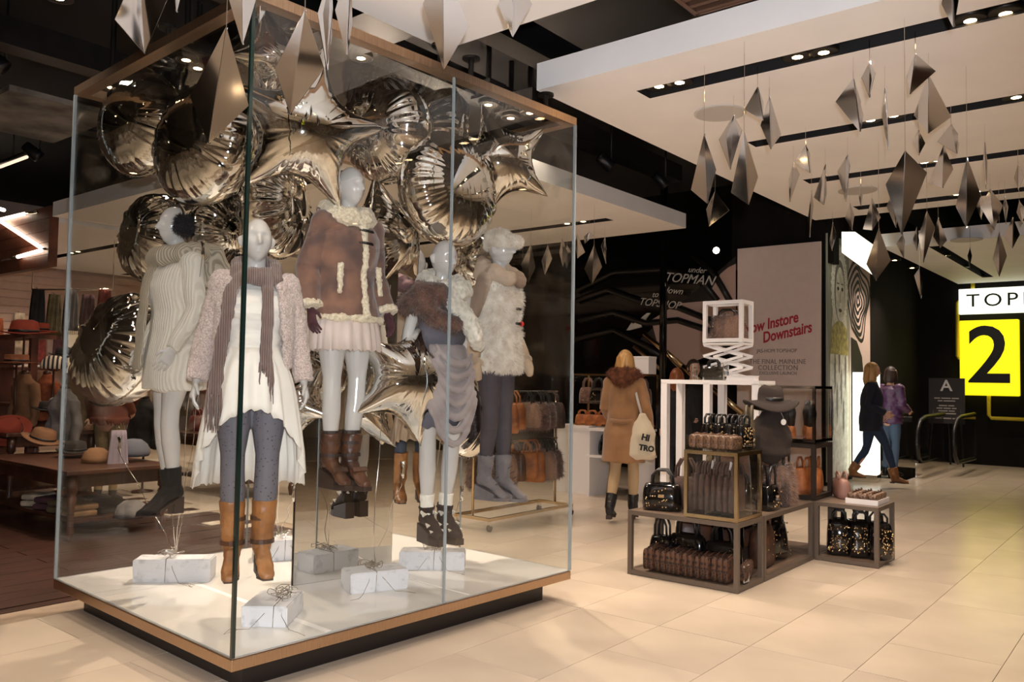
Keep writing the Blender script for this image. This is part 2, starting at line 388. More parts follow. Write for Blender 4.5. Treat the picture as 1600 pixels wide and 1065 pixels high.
# ================================================================== the glass display case
HD = 0.20
CN = UZ(362, 1029, HD); CR = UZ(892, 890, HD); CL = UZ(76, 904, HD)
ca = (CR - CN).normalized(); CW = (CR - CN).length
cb = Vector((-ca.y, ca.x, 0)); CD = (CL - CN).length
CA = math.atan2(ca.y, ca.x); CT = 3.255          # underside of the roof frame
def CP(a, b, z=0.0): return CN + ca * a + cb * b + EZ * (z - HD)
case = E_('display_case', Vector((CN.x, CN.y, 0)), CA, 'tall square glass display case with bronze rim, white deck and black plinth', 'display case')
MB().box((CW/2, CD/2, .0725), (CW - .27, CD - .27, .145)).build('plinth', M['plinth'], case)
MB().box((CW/2, CD/2, .166), (CW, CD, .054)).build('rim', M['bronze'], case, bevel=.003)
MB().box((CW/2, CD/2, .1965), (CW - .03, CD - .03, .007)).build('deck', M['deck'], case)
MB().box((.55, CD/2, .2005), (.035, CD - .06, .002)).box((CW*.62, CD/2, .2005), (.012, CD - .06, .002)).build('deck_joint', M['white'], case)
t = 0.012
def pane(x0, y0, x1, y1):
    b = MB(); d = Vector((x1 - x0, y1 - y0, 0)); n = Vector((-d.y, d.x, 0)).normalized() * t / 2; z0, z1 = .2, CT
    p = [Vector((x0, y0, 0)), Vector((x1, y1, 0))]
    vs = [p[0]-n, p[1]-n, p[1]+n, p[0]+n]; vs = [v + EZ * z0 for v in vs] + [v + EZ * z1 for v in vs]
    b.add(vs, [(0,1,5,4), (2,3,7,6)], 0); b.add(vs, [(1,2,6,5), (3,0,4,7), (3,2,1,0), (4,5,6,7)], 1)
    return b.build('glass_pane', [M['glass'], M['paleedge']], case)
g_ = .004; mA = 1.325
for x0, y0, x1, y1 in [(g_, t/2, mA - g_, t/2), (mA + g_, t/2, CW - t, t/2), (CW - t/2, g_, CW - t/2, CD/2 - g_), (CW - t/2, CD/2 + g_, CW - t/2, CD - t),
                       (CW - g_, CD - t/2, mA + g_, CD - t/2), (mA - g_, CD - t/2, t, CD - t/2), (t/2, CD - g_, t/2, t)]:
    pane(x0, y0, x1, y1)
for (x, y) in [(.007, .007), (CW - .007, .007), (CW - .007, CD - .007), (.007, CD - .007)]:
    MB().box((x, y, (CT + .2) / 2), (.017, .017, CT - .2)).build('corner_joint', M['glassedge'] if x < 1 and y < 1 else M['paleedge'], case)
MB().box((mA, .006, (CT + .2) / 2), (.01, .016, CT - .2)).build('pane_joint', M['paleedge'], case)
fw = .075; fz = CT + .026
MB().box((CW/2, fw/2, fz), (CW, fw, .052)).build('frame_beam', M['bronze'], case); MB().box((CW/2, CD - fw/2, fz), (CW, fw, .052)).build('frame_beam', M['bronze'], case)
MB().box((fw/2, CD/2, fz), (fw, CD - 2*fw, .052)).build('frame_beam', M['bronze'], case); MB().box((CW - fw/2, CD/2, fz), (fw, CD - 2*fw, .052)).build('frame_beam', M['bronze'], case)
rb = MB(); rb.add([(fw, fw, fz), (CW - fw, fw, fz), (CW - fw, CD - fw, fz), (fw, CD - fw, fz)], [(0, 1, 2, 3)]); rb.build('roof_pane', M['glass'], case)
for (x, y) in [(CW - .22, .1), (CW - 1.0, .05), (CW*.5, .05), (CW - .05, CD*.6), (.1, CD*.5)]:
    MB().lathe([(.016, CT + .05), (.016, CT + .17), (.055, CT + .17), (.055, CT + .185)], 16, (x, y, 0)).build('standoff', M['rim'], case)
# free-standing mirror inside the case
m0, m1 = UZ(457, 915, HD), UZ(612, 892, HD)
mi = E_('mirror_panel', (m0 + m1) / 2, math.atan2((m1 - m0).y, (m1 - m0).x), 'tall frameless mirror standing inside the glass case behind the middle mannequin', 'mirror')
w_ = (m1 - m0).length
b = MB(); b.box((0, 0.012, 1.12), (w_, .02, 2.24)); b.build('backing', M['blackwall'], mi)
MB().box((0, 0, 1.12), (w_ - .006, .004, 2.236)).build('mirror_sheet', M['mirror'], mi)
# ================================================================== foil balloons
def frame_to(normal, roll=0.0):
    """3x3 whose z column is the normal and y column points up, turned by roll"""
    z = Vector(normal).normalized(); y = (EZ - z * EZ.dot(z)).normalized(); x = y.cross(z)
    Q = Matrix((x, y, z)).transposed(); return Q @ Matrix.Rotation(roll, 3, 'Z')
def star_R(th, n=5, inner=0.52):
    a = 2 * math.pi / n; u = ((th - math.pi / 2) % a) / a; u = min(u, 1 - u) * 2      # 0 at a tip, 1 in a notch
    # straight edge from tip (1) to notch (inner), drawn in a little for the concave foil edge
    A = math.pi / n; tip = np.array([1.0, 0]); no = np.array([inner * math.cos(A), inner * math.sin(A)])
    d = no - tip; ang = u * A; c, s = math.cos(ang), math.sin(ang)
    k = (tip[0] * s - tip[1] * c) / (d[1] * c - d[0] * s) if u > 1e-6 else 0
    p = tip + d * k; r = math.hypot(*p); return r * (1 - 0.10 * math.sin(math.pi * u) * (1 - .25 * u))
def inflate_field(Rf, n=96):
    g = np.linspace(-1.05, 1.05, n); X, Y = np.meshgrid(g, g); TH_ = np.arctan2(Y, X); rr = np.hypot(X, Y)
    lut = np.array([Rf(a) for a in np.linspace(-math.pi, math.pi, 721)]); RR = np.interp(TH_, np.linspace(-math.pi, math.pi, 721), lut)
    mask = rr < RR; p = np.zeros_like(X); h2 = (g[1] - g[0]) ** 2
    for _ in range(900):
        q = p.copy(); q[1:-1, 1:-1] = (p[2:, 1:-1] + p[:-2, 1:-1] + p[1:-1, 2:] + p[1:-1, :-2] + h2 * 4) / 4; q[~mask] = 0; p = q
    return np.sqrt(np.maximum(p, 0)), g
_fields = {}
def foil_mesh(name, shape, seed, wrinkle, thick):
    """inflated foil balloon, radius 1, seam in the xy plane"""
    star = shape == 'star'; Rf = (lambda a: star_R(a)) if star else (lambda a: 1.0)
    if shape not in _fields: _fields[shape] = inflate_field(Rf)
    fld, g = _fields[shape]; top = fld.max(); nt, nr = (160, 24) if star else (180, 28)
    off = (seed * 7.3) % 50; ts = np.array([1 - (1 - k / nr) ** 1.7 for k in range(1, nr + 1)])
    A = 2 * np.pi * np.arange(nt) / nt; R0 = np.array([Rf(a) for a in A]); tt, aa = np.meshgrid(ts, A, indexing='ij'); RR = np.broadcast_to(R0, tt.shape)
    x, y = tt * RR * np.cos(aa), tt * RR * np.sin(aa); V, F = [], []
    for side in (1, -1):
        if star:
            fx = np.clip((x - g[0]) / (g[1] - g[0]), 0, len(g) - 1.001); fy = np.clip((y - g[0]) / (g[1] - g[0]), 0, len(g) - 1.001); i, j = fx.astype(int), fy.astype(int); u, v = fx - i, fy - j
            h = thick * (fld[j, i]*(1-u)*(1-v) + fld[j, i+1]*u*(1-v) + fld[j+1, i]*(1-u)*v + fld[j+1, i+1]*u*v) / top; h[-1] = 0
        else: h = thick * np.sqrt(np.maximum(0, 1 - tt ** 2.3))
        w = np.maximum(0, (tt - .3) / .7) ** 2.2 * (1 - tt ** 10)
        st_ = np.stack
        nz = vnoise(st_([(np.cos(aa) * 9 + off).ravel(), (np.sin(aa) * 9).ravel(), (side * 3.3 + tt * .8).ravel()], 1)) * .6 + vnoise(st_([(np.cos(aa) * 22).ravel(), (np.sin(aa) * 22 + off).ravel(), (side * 5.2 + tt).ravel()], 1)) * .5 + vnoise(st_([(np.cos(aa) * 55).ravel(), (np.sin(aa) * 55).ravel() + off, (side * 5.2 + tt * 2).ravel()], 1)) * .22
        nz = nz.reshape(tt.shape); h = np.maximum(0, h + wrinkle * w * nz); q = 1 + .024 * nz * w
        n0 = len(V); V.append((0, 0, side * thick)); n1 = len(V); V += [tuple(p) for p in np.stack([x * q, y * q, side * h], 2).reshape(-1, 3)]
        G = [(n0, n1 + i_, n1 + (i_ + 1) % nt) for i_ in range(nt)] + [(n1 + k*nt + i_, n1 + (k+1)*nt + i_, n1 + (k+1)*nt + (i_+1) % nt, n1 + k*nt + (i_+1) % nt) for k in range(nr - 1) for i_ in range(nt)]
        F += G if side > 0 else [tuple(reversed(f_)) for f_ in G]
    mb = MB(); mb.v, mb.f, mb.mi = V, F, [0] * len(F)
    # flat welded seam
    inn, out = [], []
    for i in range(nt):
        a = A[i]; e = 1 + .03 * (1 if not star else .8 / max(.5, R0[i])); z = .006 * math.sin(i * 2.3)
        inn.append(Vector((R0[i] * .99 * math.cos(a), R0[i] * .99 * math.sin(a), 0))); out.append(Vector((R0[i] * e * math.cos(a), R0[i] * e * math.sin(a), z)))
    mb.rings([inn, out], cap=False)
    me = mb.build(name, M['foil'], smooth=True); d = me.data; bpy.data.objects.remove(me); return d
def balloon(px, py, Y, rpx, shape, yaw, pitch, roll, label, seed, wrinkle=.05, thick=.55, tail=None):
    """yaw: way its face turns (degrees, + to the viewer's right), pitch + up"""
    p = DY(px, py, Y); R = rpx * Y / FPX
    vd = Vector((-p.x, -p.y, 0)).normalized(); n = Matrix.Rotation(math.radians(yaw), 3, 'Z') @ vd; n = (n * math.cos(math.radians(pitch)) + EZ * math.sin(math.radians(pitch)))
    o = E_('foil_balloon', p, 0, label, 'balloon', 'silver foil balloons in the glass case')
    env = bpy.data.objects.new('envelope', foil_mesh('envelope', shape, seed, wrinkle, thick)); COL.objects.link(env); env.parent = o
    Q = frame_to(n, math.radians(roll)); env.matrix_local = Q.to_4x4() @ Matrix.Scale(R, 4)
    low = min((env.matrix_local @ v.co for v in env.data.vertices), key=lambda v: v.z)
    rn = random.Random(seed)
    nb = MB(); nb.tube([low + EZ * .012, low + Vector((.004, 0, -.03)), low + Vector((0, .004, -.06)), low + Vector((.006, 0, -.09))], [.016, .007, .012, .004], 8, sq=(1, .35)); nb.build('neck', M['foil'], o, True)
    if tail:
        q = Vector(tail) - p; a = low + EZ * -.08; sb = MB()
        pts = [a.lerp(q, k / 10) + Vector((.012 * math.sin(k * 1.3 + seed), .012 * math.cos(k * 1.1), 0)) * (0 if k in (0, 10) else 1) for k in range(11)]
        sb.tube(pts, .0022, 5); sb.build('string', M['chrome'], o, True)
    a = (p - CN).dot(ca); b_ = (p - CN).dot(cb)
    if not (R * .7 < a < CW - R * .7 and R * .6 < b_ < CD - R * .6): print('BALLOON', label[:40], 'a %.2f b %.2f R %.2f' % (a, b_, R))
    return o
# ---------------------------------------------------------------- white blocks that hold the strings
def block(px, py, Y, dims, ang, label, seed, tangle=True):
    """px,py: middle of its base in the photo; ang: turn of its long side from the image plane"""
    p = UZ(px, py, HD); rn = random.Random(seed)
    o = E_('string_weight', p, math.radians(ang), label, 'weight', 'white painted blocks on the case deck')
    bm = bmesh.new(); bmesh.ops.create_cube(bm, size=1); 
    for v in bm.verts: v.co = Vector((v.co.x * dims[0], v.co.y * dims[1], v.co.z * dims[2] + dims[2] / 2))
    bmesh.ops.bevel(bm, geom=bm.edges[:], offset=.006, segments=2, affect='EDGES'); bmesh.ops.subdivide_edges(bm, edges=[e for e in bm.edges if e.calc_length() > .06], cuts=5, use_grid_fill=True)
    for v in bm.verts:
        if v.co.z > .004: v.co += v.normal * mnoise.noise(v.co * 14 + Vector((seed, 0, 0))) * .004
    me = bpy.data.meshes.new('block'); bm.to_mesh(me); bm.free(); me.materials.append(M['block'])
    bo = bpy.data.objects.new('block', me); COL.objects.link(bo); bo.parent = o
    wb = MB(); x = rn.uniform(-.05, .05); hy, hz = dims[1] / 2 + .003, dims[2] + .003
    wb.tube([(x, -hy, .002), (x + .004, -hy, hz), (x - .004, hy, hz), (x, hy, .002)], .0025, 5)
    c = Vector((x, 0, hz + .02))
    for k in range(9 if tangle else 4):
        pts = []; r1, r2 = rn.uniform(.015, .05), rn.uniform(.02, .06); ax = rn.random() * 6.28; e = Vector((rn.uniform(-.04, .04), rn.uniform(-.05, .05), rn.uniform(-.01, .02)))
        for i in range(13):
            t_ = i / 12 * math.pi * rn.uniform(1.6, 2.2); q = Vector((r1 * math.cos(t_), r2 * math.sin(t_), .012 * math.sin(2 * t_ + k)))
            pts.append(c + e + Matrix.Rotation(ax, 3, 'Z') @ q)
        wb.tube(pts, .002, 5)
    for k in range(3):      # loose ends trailing over the deck
        s_ = rn.choice((-1, 1)); pts = [c, Vector((x + s_ * .05, -hy - .02, hz * .6)), Vector((x + s_ * .1, -hy - .06, .01)), Vector((x + s_ * rn.uniform(.14, .22), -hy - .05 - rn.uniform(0, .08), .006)), Vector((x + s_ * .2, -hy - .14, .006))]
        wb.tube(pts, .0016, 5)
    wb.build('tied_wire', M['chrome'], o, True)
    return p + EZ * (dims[2] + .02)
M['block'] = PM('white_painted_block', (226, 224, 226), .75, rgb2=(186, 184, 186), scale=14, bump=.5, bscale=60, ramp=(.28, .45))
K = {}
K[1] = block(273, 905, 5.0, (.46, .16, .14), 6, 'scuffed white block tied with wire at the left of the case deck', 1)
K[2] = block(427, 965, 4.2, (.235, .34, .105), 0, 'white block nearest the front glass corner of the case', 2)
K[3] = block(510, 893, 5.2, (.40, .18, .13), 12, 'white block below the brown ankle boots, in front of the mirror', 3)
K[4] = block(585, 918, 4.9, (.36, .20, .12), 28, 'white block with wire across it in the middle of the case deck', 4)
K[5] = block(676, 886, 5.4, (.44, .16, .12), 0, 'white block under the black cut-out wedge shoes', 5)
K[6] = block(436, 872, 5.4, (.36, .17, .14), 20, 'white block half hidden behind the tan boots', 6)
BL = [
 (222, 196, 5.25, 82, 'round', -52, 0, 0, 'round silver balloon farthest left at the top of the case', .05, .6, 1),
 (322, 225, 4.75, 100, 'round', -50, 8, 0, 'large round silver balloon at upper left, before the leftmost one', .05, .58, 1),
 (478, 205, 4.45, 132, 'star', 8, -12, -8, 'big silver star balloon above the front mannequin', .05, .48, None),
 (604, 204, 5.3, 82, 'round', -38, -10, 20, 'round silver balloon right of the big star, above the jacketed mannequin', .06, .6, 4),
 (700, 296, 5.35, 92, 'round', 42, 4, 0, 'large round silver balloon above the scarfed mannequin at right', .06, .58, 5),
 (783, 252, 5.75, 92, 'star', 12, -8, 22, 'silver star balloon at the upper right of the case', .05, .48, None),
 (240, 372, 5.5, 70, 'round', -60, 6, 0, 'wrinkled round silver balloon behind the earmuffed mannequin head', .16, .6, 1),
 (192, 545, 5.55, 92, 'round', -58, 20, 10, 'large wrinkled silver balloon low at the left of the case', .17, .6, 1),
 (428, 322, 5.15, 82, 'round', 58, 4, 0, 'wrinkled round silver balloon behind the front mannequin head', .18, .55, 6),
 (603, 372, 5.45, 100, 'star', 50, 0, 18, 'silver star balloon behind the brown jacket shoulder', .06, .5, None),
 (632, 592, 4.95, 106, 'star', 28, 6, -22, 'gold reflecting star balloon in front of the draped dress', .07, .5, 4),
 (556, 628, 5.55, 96, 'star', -20, 10, 10, 'silver star balloon behind the white legs of the jacketed mannequin', .07, .5, 3),
 (462, 628, 4.95, 72, 'star', -35, 8, 36, 'silver star balloon low beside the hand of the front mannequin', .08, .5, 6),
 (318, 462, 5.2, 70, 'star', 60, 0, 20, 'silver star balloon showing behind the left arm of the front mannequin', .07, .5, 1),
 (724, 640, 5.9, 74, 'round', 62, 10, 0, 'round pale silver balloon low behind the draped dress', .08, .55, 5),  # solid balloon put in place of a pale reflection
 (684, 212, 5.9, 74, 'round', -62, 6, 0, 'wrinkled silver balloon wedged behind the two upper round ones', .18, .5, None),
 (738, 408, 6.0, 80, 'star', -30, 0, 10, 'silver star balloon between the two mannequins at the right', .07, .5, 5),
 (352, 372, 5.35, 70, 'round', 40, 0, 0, 'wrinkled silver balloon between the earmuffs and the front mannequin', .18, .5, 6),
 (432, 92, 5.0, 82, 'star', 30, -20, 30, 'silver star balloon topmost in the case, near the roof', .06, .48, None),
]
for i, (px, py, Y, rp, sh, yw, pt, ro, lb, wr, th_, k) in enumerate(BL):
    balloon(px, py, Y, rp, sh, yw, pt, ro, lb, i + 3, wr, th_, K[k] if k else None)
# ================================================================== hanging folded-metal shards
def shard(Tp, Bp, Lp, Rp, idx, label):
    """Tp.. are the points in the photo of its top, foot, left and right corners; its depth follows from its height"""
    h = max(20, Bp[1] - Tp[1]); hor = 593 + .0165 * (Tp[0] - 800); rn = random.Random(idx * 7 + 1)
    Y = 1291 * rn.uniform(.43, .47) / h
    Y = min(Y, 1291 * 1.86 / max(60, hor - Tp[1]), 11.5); Y = max(Y, 2.7)
    s = Y / FPX; c = DY((Tp[0] + Bp[0]) / 2, (Tp[1] + Bp[1]) / 2, Y); cx, cy = (Tp[0] + Bp[0]) / 2, (Tp[1] + Bp[1]) / 2
    def P(q, d): 
        return Vector(((q[0] - cx) * s, d, -(q[1] - cy) * s))
    w = max(abs(Rp[0] - Lp[0]) * s, .05); rz = -math.atan2(c.x, c.y)
    dep = w * rn.uniform(.25, .5); sg = 1 if rn.random() < .75 else -1
    t_, b_, l_, r_ = P(Tp, 0), P(Bp, 0), P(Lp, sg * dep * rn.uniform(.5, 1.2)), P(Rp, sg * dep * rn.uniform(.5, 1.2))
    o = E_('hanging_shard', c, rz, label, 'decoration', 'folded metal shards hanging from the ceiling')
    mb = MB(); th = .006
    for A in ((t_, l_, b_), (t_, b_, r_)):
        n = (A[1] - A[0]).cross(A[2] - A[0]); n = n.normalized() * th if n.length > 1e-9 else Vector((0, -th, 0))
        mb.add(list(A) + [p + n * .5 for p in A], [(0, 1, 2), (5, 4, 3), (0, 3, 4, 1), (1, 4, 5, 2), (2, 5, 3, 0)])
    # third folded leaf behind
    k_ = (t_.lerp(b_, .62)) + Vector(((l_.x + r_.x) * -.3 * rn.choice((1, .4)), abs(dep) * 1.4, 0))
    A = (t_, k_, b_); mb.add(list(A) + [p + Vector((th, 0, 0)) for p in A], [(2, 1, 0), (3, 4, 5), (0, 1, 4, 3), (1, 2, 5, 4)])
    mb.build('folded_sheet', M['steel'], o)
    ceil = ZC if RLin(c) else 4.7
    MB().tube([t_, Vector((t_.x, t_.y, ceil - c.z))], .0012, 4).build('hanging_wire', M['chrome'], o)
def RLin(c):
    r, l = c.dot(ER), c.dot(EL)
    return (4.5 < r < 10.15 and l < 3.46) or (r < 3.6 and l < 3.49) or (4.5 < r < 9.75 and 5 < l < 11.35)
near = [((215,-60),(228,86),(184,48),(259,0),'large shard cropped at the top, left of the case frame'),
 ((268,-60),(277,20),(262,-20),(281,-5),'thin shard tip at the top edge, right of the leftmost large shard'),
 ((375,-70),(381,72),(357,-5),(399,-10),'grey shard tip just left of the front glass corner'),
 ((350,38),(330,228),(300,148),(388,155),'whole large shard hanging over the upper left round balloon'),
 ((474,10),(456,183),(431,118),(506,110),'large dark-sided shard hanging over the big star balloon'),
 ((515,-50),(513,112),(496,30),(520,20),'narrow shard just right of the one over the big star'),
 ((545,-60),(543,88),(524,15),(546,10),'slim cropped shard, second right of the big star shard'),
 ((690,-60),(695,112),(660,0),(734,32),'large shard crossing the right roof beam of the case'),
 ((800,-60),(802,60),(778,0),(832,-5),'shard tip against the white ceiling over the case'),
 ((408,-30),(406,38),(399,0),(421,0),'small shard tip right of the front glass corner'),
 ((1485,-60),(1489,45),(1473,0),(1496,0),'dark shard tip at the top edge before the first light slot')]
for i, q in enumerate(near): shard(*q[:4], i, q[4])
cr = [((133,338),(148,638),(80,580),(183,500),'brightly brushed shard leftmost in front of the white ceiling edge'),
 ((178,578),(155,730),(142,660),(236,672),'small bluish shard below the leftmost brushed one'),
 ((256,262),(243,495),(196,375),(290,340),'shard with a black upper face, second from the left of the cluster'),
 ((300,332),(318,642),(247,580),(356,515),'tall grey shard in front of the black beam, third of the left cluster'),
 ((356,145),(378,292),(303,232),(378,200),'small dark-edged shard beside the round ceiling speaker'),
 ((405,185),(410,410),(370,300),(452,340),'grey shard at the left end of the second light slot'),
 ((755,108),(780,340),(685,190),(783,200),'shard with a pale greenish wing between first and second slots'),
 ((822,40),(820,195),(790,110),(845,100),'pale small shard just below the first light slot'),
 ((886,145),(898,415),(876,270),(892,280),'needle-thin shard seen edge-on across the second slot'),
 ((1012,10),(990,180),(980,95),(1088,88),'black-and-white mirrored shard highest in the right cluster'),
 ((1068,95),(1065,345),(1012,240),(1152,270),'broad grey winged shard breaking the second light slot'),
 ((1162,300),(1182,430),(1110,372),(1188,350),'small blue-lit shard under the broad winged one'),
 ((970,412),(955,765),(895,535),(1052,500),'largest dark grey shard in the middle of the cluster'),
 ((1130,390),(1125,570),(1072,540),(1165,490),'shard with a dark band right of the largest dark one'),
 ((556,388),(572,508),(510,455),(572,420),'small shard pair member left of the third slot, upper one'),
 ((505,460),(490,628),(487,530),(530,510),'slim shard at the left end of the third light slot'),
 ((730,428),(722,628),(690,500),(740,480),'slender shard crossing the middle of the third slot'),
 ((638,468),(630,640),(592,602),(642,590),'small shard with a red reflection below the third slot'),
 ((580,575),(572,775),(566,700),(587,640),'thin shard hanging over the top corner of the text poster'),
 ((1228,442),(1222,735),(1185,640),(1278,600),'long two-tone shard right of the largest dark one'),
 ((1302,375),(1305,575),(1295,470),(1310,460),'needle-thin shard at right crossing the third slot'),
 ((1325,570),(1338,745),(1290,640),(1370,640),'stocky grey shard above the far ceiling edge at right'),
 ((740,630),(748,745),(722,690),(757,680),'small shard right above the lit angular light box'),
 ((832,610),(832,745),(797,735),(865,690),'dark small shard just left of the largest dark one'),
 ((860,735),(848,955),(812,880),(905,870),'pale shard overlapping the lit angular light box'),
 ((915,590),(930,735),(895,640),(935,690),'shard half hidden behind the left of the largest dark one'),
 ((1060,665),(1045,880),(1028,760),(1090,730),'long pale shard below and right of the largest dark one'),
 ((1108,690),(1115,820),(1088,770),(1140,790),'kite-shaped tan shard in front of the far white ceiling'),
 ((1362,750),(1360,938),(1338,860),(1388,850),'black diamond shard over the white name sign'),
 ((1240,815),(1238,905),(1230,850),(1247,850),'tiny narrow shard above the slanting far slot'),
 ((1418,690),(1415,820),(1385,770),(1442,760),'pinkish shard right above the black diamond one'),
 ((1030,900),(1035,1030),(1010,930),(1045,930),'lowest shard of the cluster, blue-lit, before the black side wall'),
 ((960,760),(962,860),(935,800),(968,790),'faint small shard under the foot of the largest dark one'),
 ((1018,730),(1018,830),(1005,780),(1030,770),'tiny shard left of the long pale one'),
 ((1385,600),(1388,720),(1378,650),(1398,650),'thin shard right of the stocky grey one'),
 ((1025,325),(1025,435),(1005,370),(1050,380),'ghost-pale shard left of the small blue-lit one'),
 ((785,550),(785,645),(778,600),(792,600),'tiny edge-on shard by the second ceiling speaker'),
 ((1440,470),(1440,580),(1425,530),(1464,520),'pale shard at the right edge below the third slot'),
 ((1280,580),(1285,700),(1265,640),(1300,640),'small shard touching the left of the stocky grey one'),
 ((1445,620),(1455,720),(1435,670),(1470,660),'small shard at the right edge above the name sign'),
 ((668,710),(665,830),(655,790),(685,770),'reddish shard over the portrait of the fur hood')]
for i, q in enumerate(cr):
    z = [(1050 + a / 2.662, 80 + b / 2.662) for a, b in q[:4]]; shard(*z, i + 20, q[4])
lf = [((170,150),(160,372),(118,280),(215,270),'bright shard low behind the right pane of the case'),((75,85),(80,225),(62,150),(122,195),'shard straddling the right glass edge of the case'),((145,75),(120,145),(115,110),(168,100),'small dark shard at the right end of the rear ceiling'),((230,108),(238,258),(210,160),(240,180),'thin shard farthest right under the rear ceiling'),((20,150),(20,280),(5,210),(50,200),'yellowish shard just inside the right glass edge')]
for i, q in enumerate(lf):
    z = [(880 + a / 3.55, 340 + b / 3.55) for a, b in q[:4]]; shard(*z, i + 80, q[4])
lf2 = [((610,215),(600,380),(570,300),(630,310),'grey shard seen through the case, right of the white fur hat'),((680,220),(670,345),(655,290),(700,280),'shard seen through the case, second right of the white fur hat'),((575,385),(560,440),(525,400),(580,410),'tiny shard beside the face of the fur-hatted mannequin'),((740,190),(745,310),(730,250),(765,250),'shard seen through the case, third right of the white fur hat')]
for i, q in enumerate(lf2):
    z = [(600 + a / 2.663, 300 + b / 2.663) for a, b in q[:4]]; shard(*z, i + 90, q[4])
# ================================================================== figures: mannequins and people
def remesh(mb, name, mat, parent, voxel=.007, smooth=2, folds=(), stretch=(1, 1, 1), seed=0):
    """fuse closed pieces into one continuous surface, then work folds into it"""
    tmp = mb.build('tmp', mat)
    r = tmp.modifiers.new('r', 'REMESH'); r.mode = 'VOXEL'; r.voxel_size = voxel
    if smooth: q = tmp.modifiers.new('s', 'SMOOTH'); q.factor = .5; q.iterations = smooth
    dg = bpy.context.evaluated_depsgraph_get(); dg.update()
    me = bpy.data.meshes.new_from_object(tmp.evaluated_get(dg)); bpy.data.objects.remove(tmp)
    me.name = name; me.materials.clear(); me.materials.append(mat)
    n = len(me.vertices); me.polygons.foreach_set('use_smooth', [True] * len(me.polygons))
    if folds:
        co = np.empty(n * 3); me.vertices.foreach_get('co', co); co = co.reshape(-1, 3); no = np.empty(n * 3); me.vertices.foreach_get('normal', no); no = no.reshape(-1, 3)
        c = co * np.array(stretch); d = np.zeros(n)
        for f, a in folds: d += (vnoise(c * f + seed * 3.1) + .5 * vnoise(c * f * 1.9 + 7.7)) * a
        me.vertices.foreach_set('co', (co + no * d[:, None]).ravel())
    me.update(); o = bpy.data.objects.new(name, me); COL.objects.link(o); o.parent = parent
    return o
def fur(src, n, length, mat, parent, name='fur', down=.5, seed=1, width=.0022, zr=None):
    me = src.data; rg = np.random.RandomState(seed); me.calc_loop_triangles()
    nv = len(me.vertices); co = np.empty(nv * 3); me.vertices.foreach_get('co', co); co = co.reshape(-1, 3)
    nt = len(me.loop_triangles); tr = np.empty(nt * 3, int); me.loop_triangles.foreach_get('vertices', tr); tr = tr.reshape(-1, 3)
    A, B, Cc = co[tr[:, 0]], co[tr[:, 1]], co[tr[:, 2]]; N = np.cross(B - A, Cc - A); ar = np.linalg.norm(N, axis=1); N = N / np.maximum(ar, 1e-12)[:, None]
    if zr: ar = np.where((A[:, 2] > zr[0]) & (A[:, 2] < zr[1]), ar, 0)
    k = rg.choice(nt, n, p=ar / ar.sum()); u = rg.rand(n, 1); v = rg.rand(n, 1); fl = (u + v) > 1; u = np.where(fl, 1 - u, u); v = np.where(fl, 1 - v, v)
    P = A[k] + u * (B - A)[k] + v * (Cc - A)[k]; d = N[k] + rg.normal(0, .45, (n, 3)); d[:, 2] -= down; d /= np.linalg.norm(d, axis=1)[:, None]
    w = np.cross(d, rg.normal(0, 1, (n, 3))); w /= np.linalg.norm(w, axis=1)[:, None]; w *= width
    Lg = length * rg.uniform(.5, 1.1, (n, 1)); V = np.empty((n * 3, 3)); V[0::3] = P - N[k]*.002 - w; V[1::3] = P - N[k]*.002 + w; V[2::3] = P + d * Lg
    m_ = bpy.data.meshes.new(name); m_.vertices.add(n * 3); m_.vertices.foreach_set('co', V.ravel()); m_.loops.add(n * 3); m_.loops.foreach_set('vertex_index', np.arange(n * 3, dtype=np.int32))
    m_.polygons.add(n); m_.polygons.foreach_set('loop_start', np.arange(0, n * 3, 3, dtype=np.int32)); m_.polygons.foreach_set('loop_total', np.full(n, 3, dtype=np.int32)); m_.update(); m_.validate()
    m_.materials.append(mat); o = bpy.data.objects.new(name, m_); COL.objects.link(o); o.parent = parent; o['kind'] = 'stuff'; return o
def head_rings(mb, c, yaw=0, pitch=0, s=1.0):
    Q = Matrix.Rotation(yaw, 3, 'Z') @ Matrix.Rotation(pitch, 3, 'X'); rr = []; n, m_ = 56, 44
    g = lambda a, w: math.exp(-(a / w) ** 2)
    for i in range(m_ + 1):
        al = math.pi * i / m_ - math.pi / 2; ca = max(math.cos(al), .015); row = []
        for j in range(n):
            b = 2 * math.pi * j / n; x, y, z = ca * math.cos(b), ca * math.sin(b), math.sin(al); X, Y, Z = x * .074, y * .093, z * .117
            if z < 0: k = (-z) ** 1.4; X *= 1 - .34 * k; Y = Y * (1 - .18 * k) - .014 * k
            if y < 0:
                f = -y
                Y -= f * (.034 * g(x, .17) * max(0, min(1, (.22 - z) / .4)) * (1 if z > -.2 else g(z + .2, .07)))
                Y += f * .020 * g(abs(x) - .40, .22) * g(z - .13, .13)
                Y -= f * .004 * g(abs(x) - .40, .15) * g(z - .10, .06)
                Y -= f * .012 * g(x, .26) * (g(z + .43, .06) + g(z + .55, .06)) - f * .007 * g(x, .3) * g(z + .49, .03)
                Y -= f * .010 * g(x, .3) * g(z + .82, .14)
                Y -= f * .005 * g(z - .33, .12) * g(x, .7)
            row.append(Vector(c) + Q @ Vector((X, Y, Z)) * s)
        rr.append(row)
    mb.rings(rr)
    for sx in (-1, 1):
        q = Vector(c) + Q @ Vector((sx * .073, .012, -.004)) * s
        mb.tube([q + Q @ Vector((0, .004, -.03)), q + Q @ Vector((sx * .008, .004, -.01)), q + Q @ Vector((sx * .012, .006, .012)), q + Q @ Vector((sx * .006, .004, .03))], [.006, .011, .013, .006], 8)
    return Q
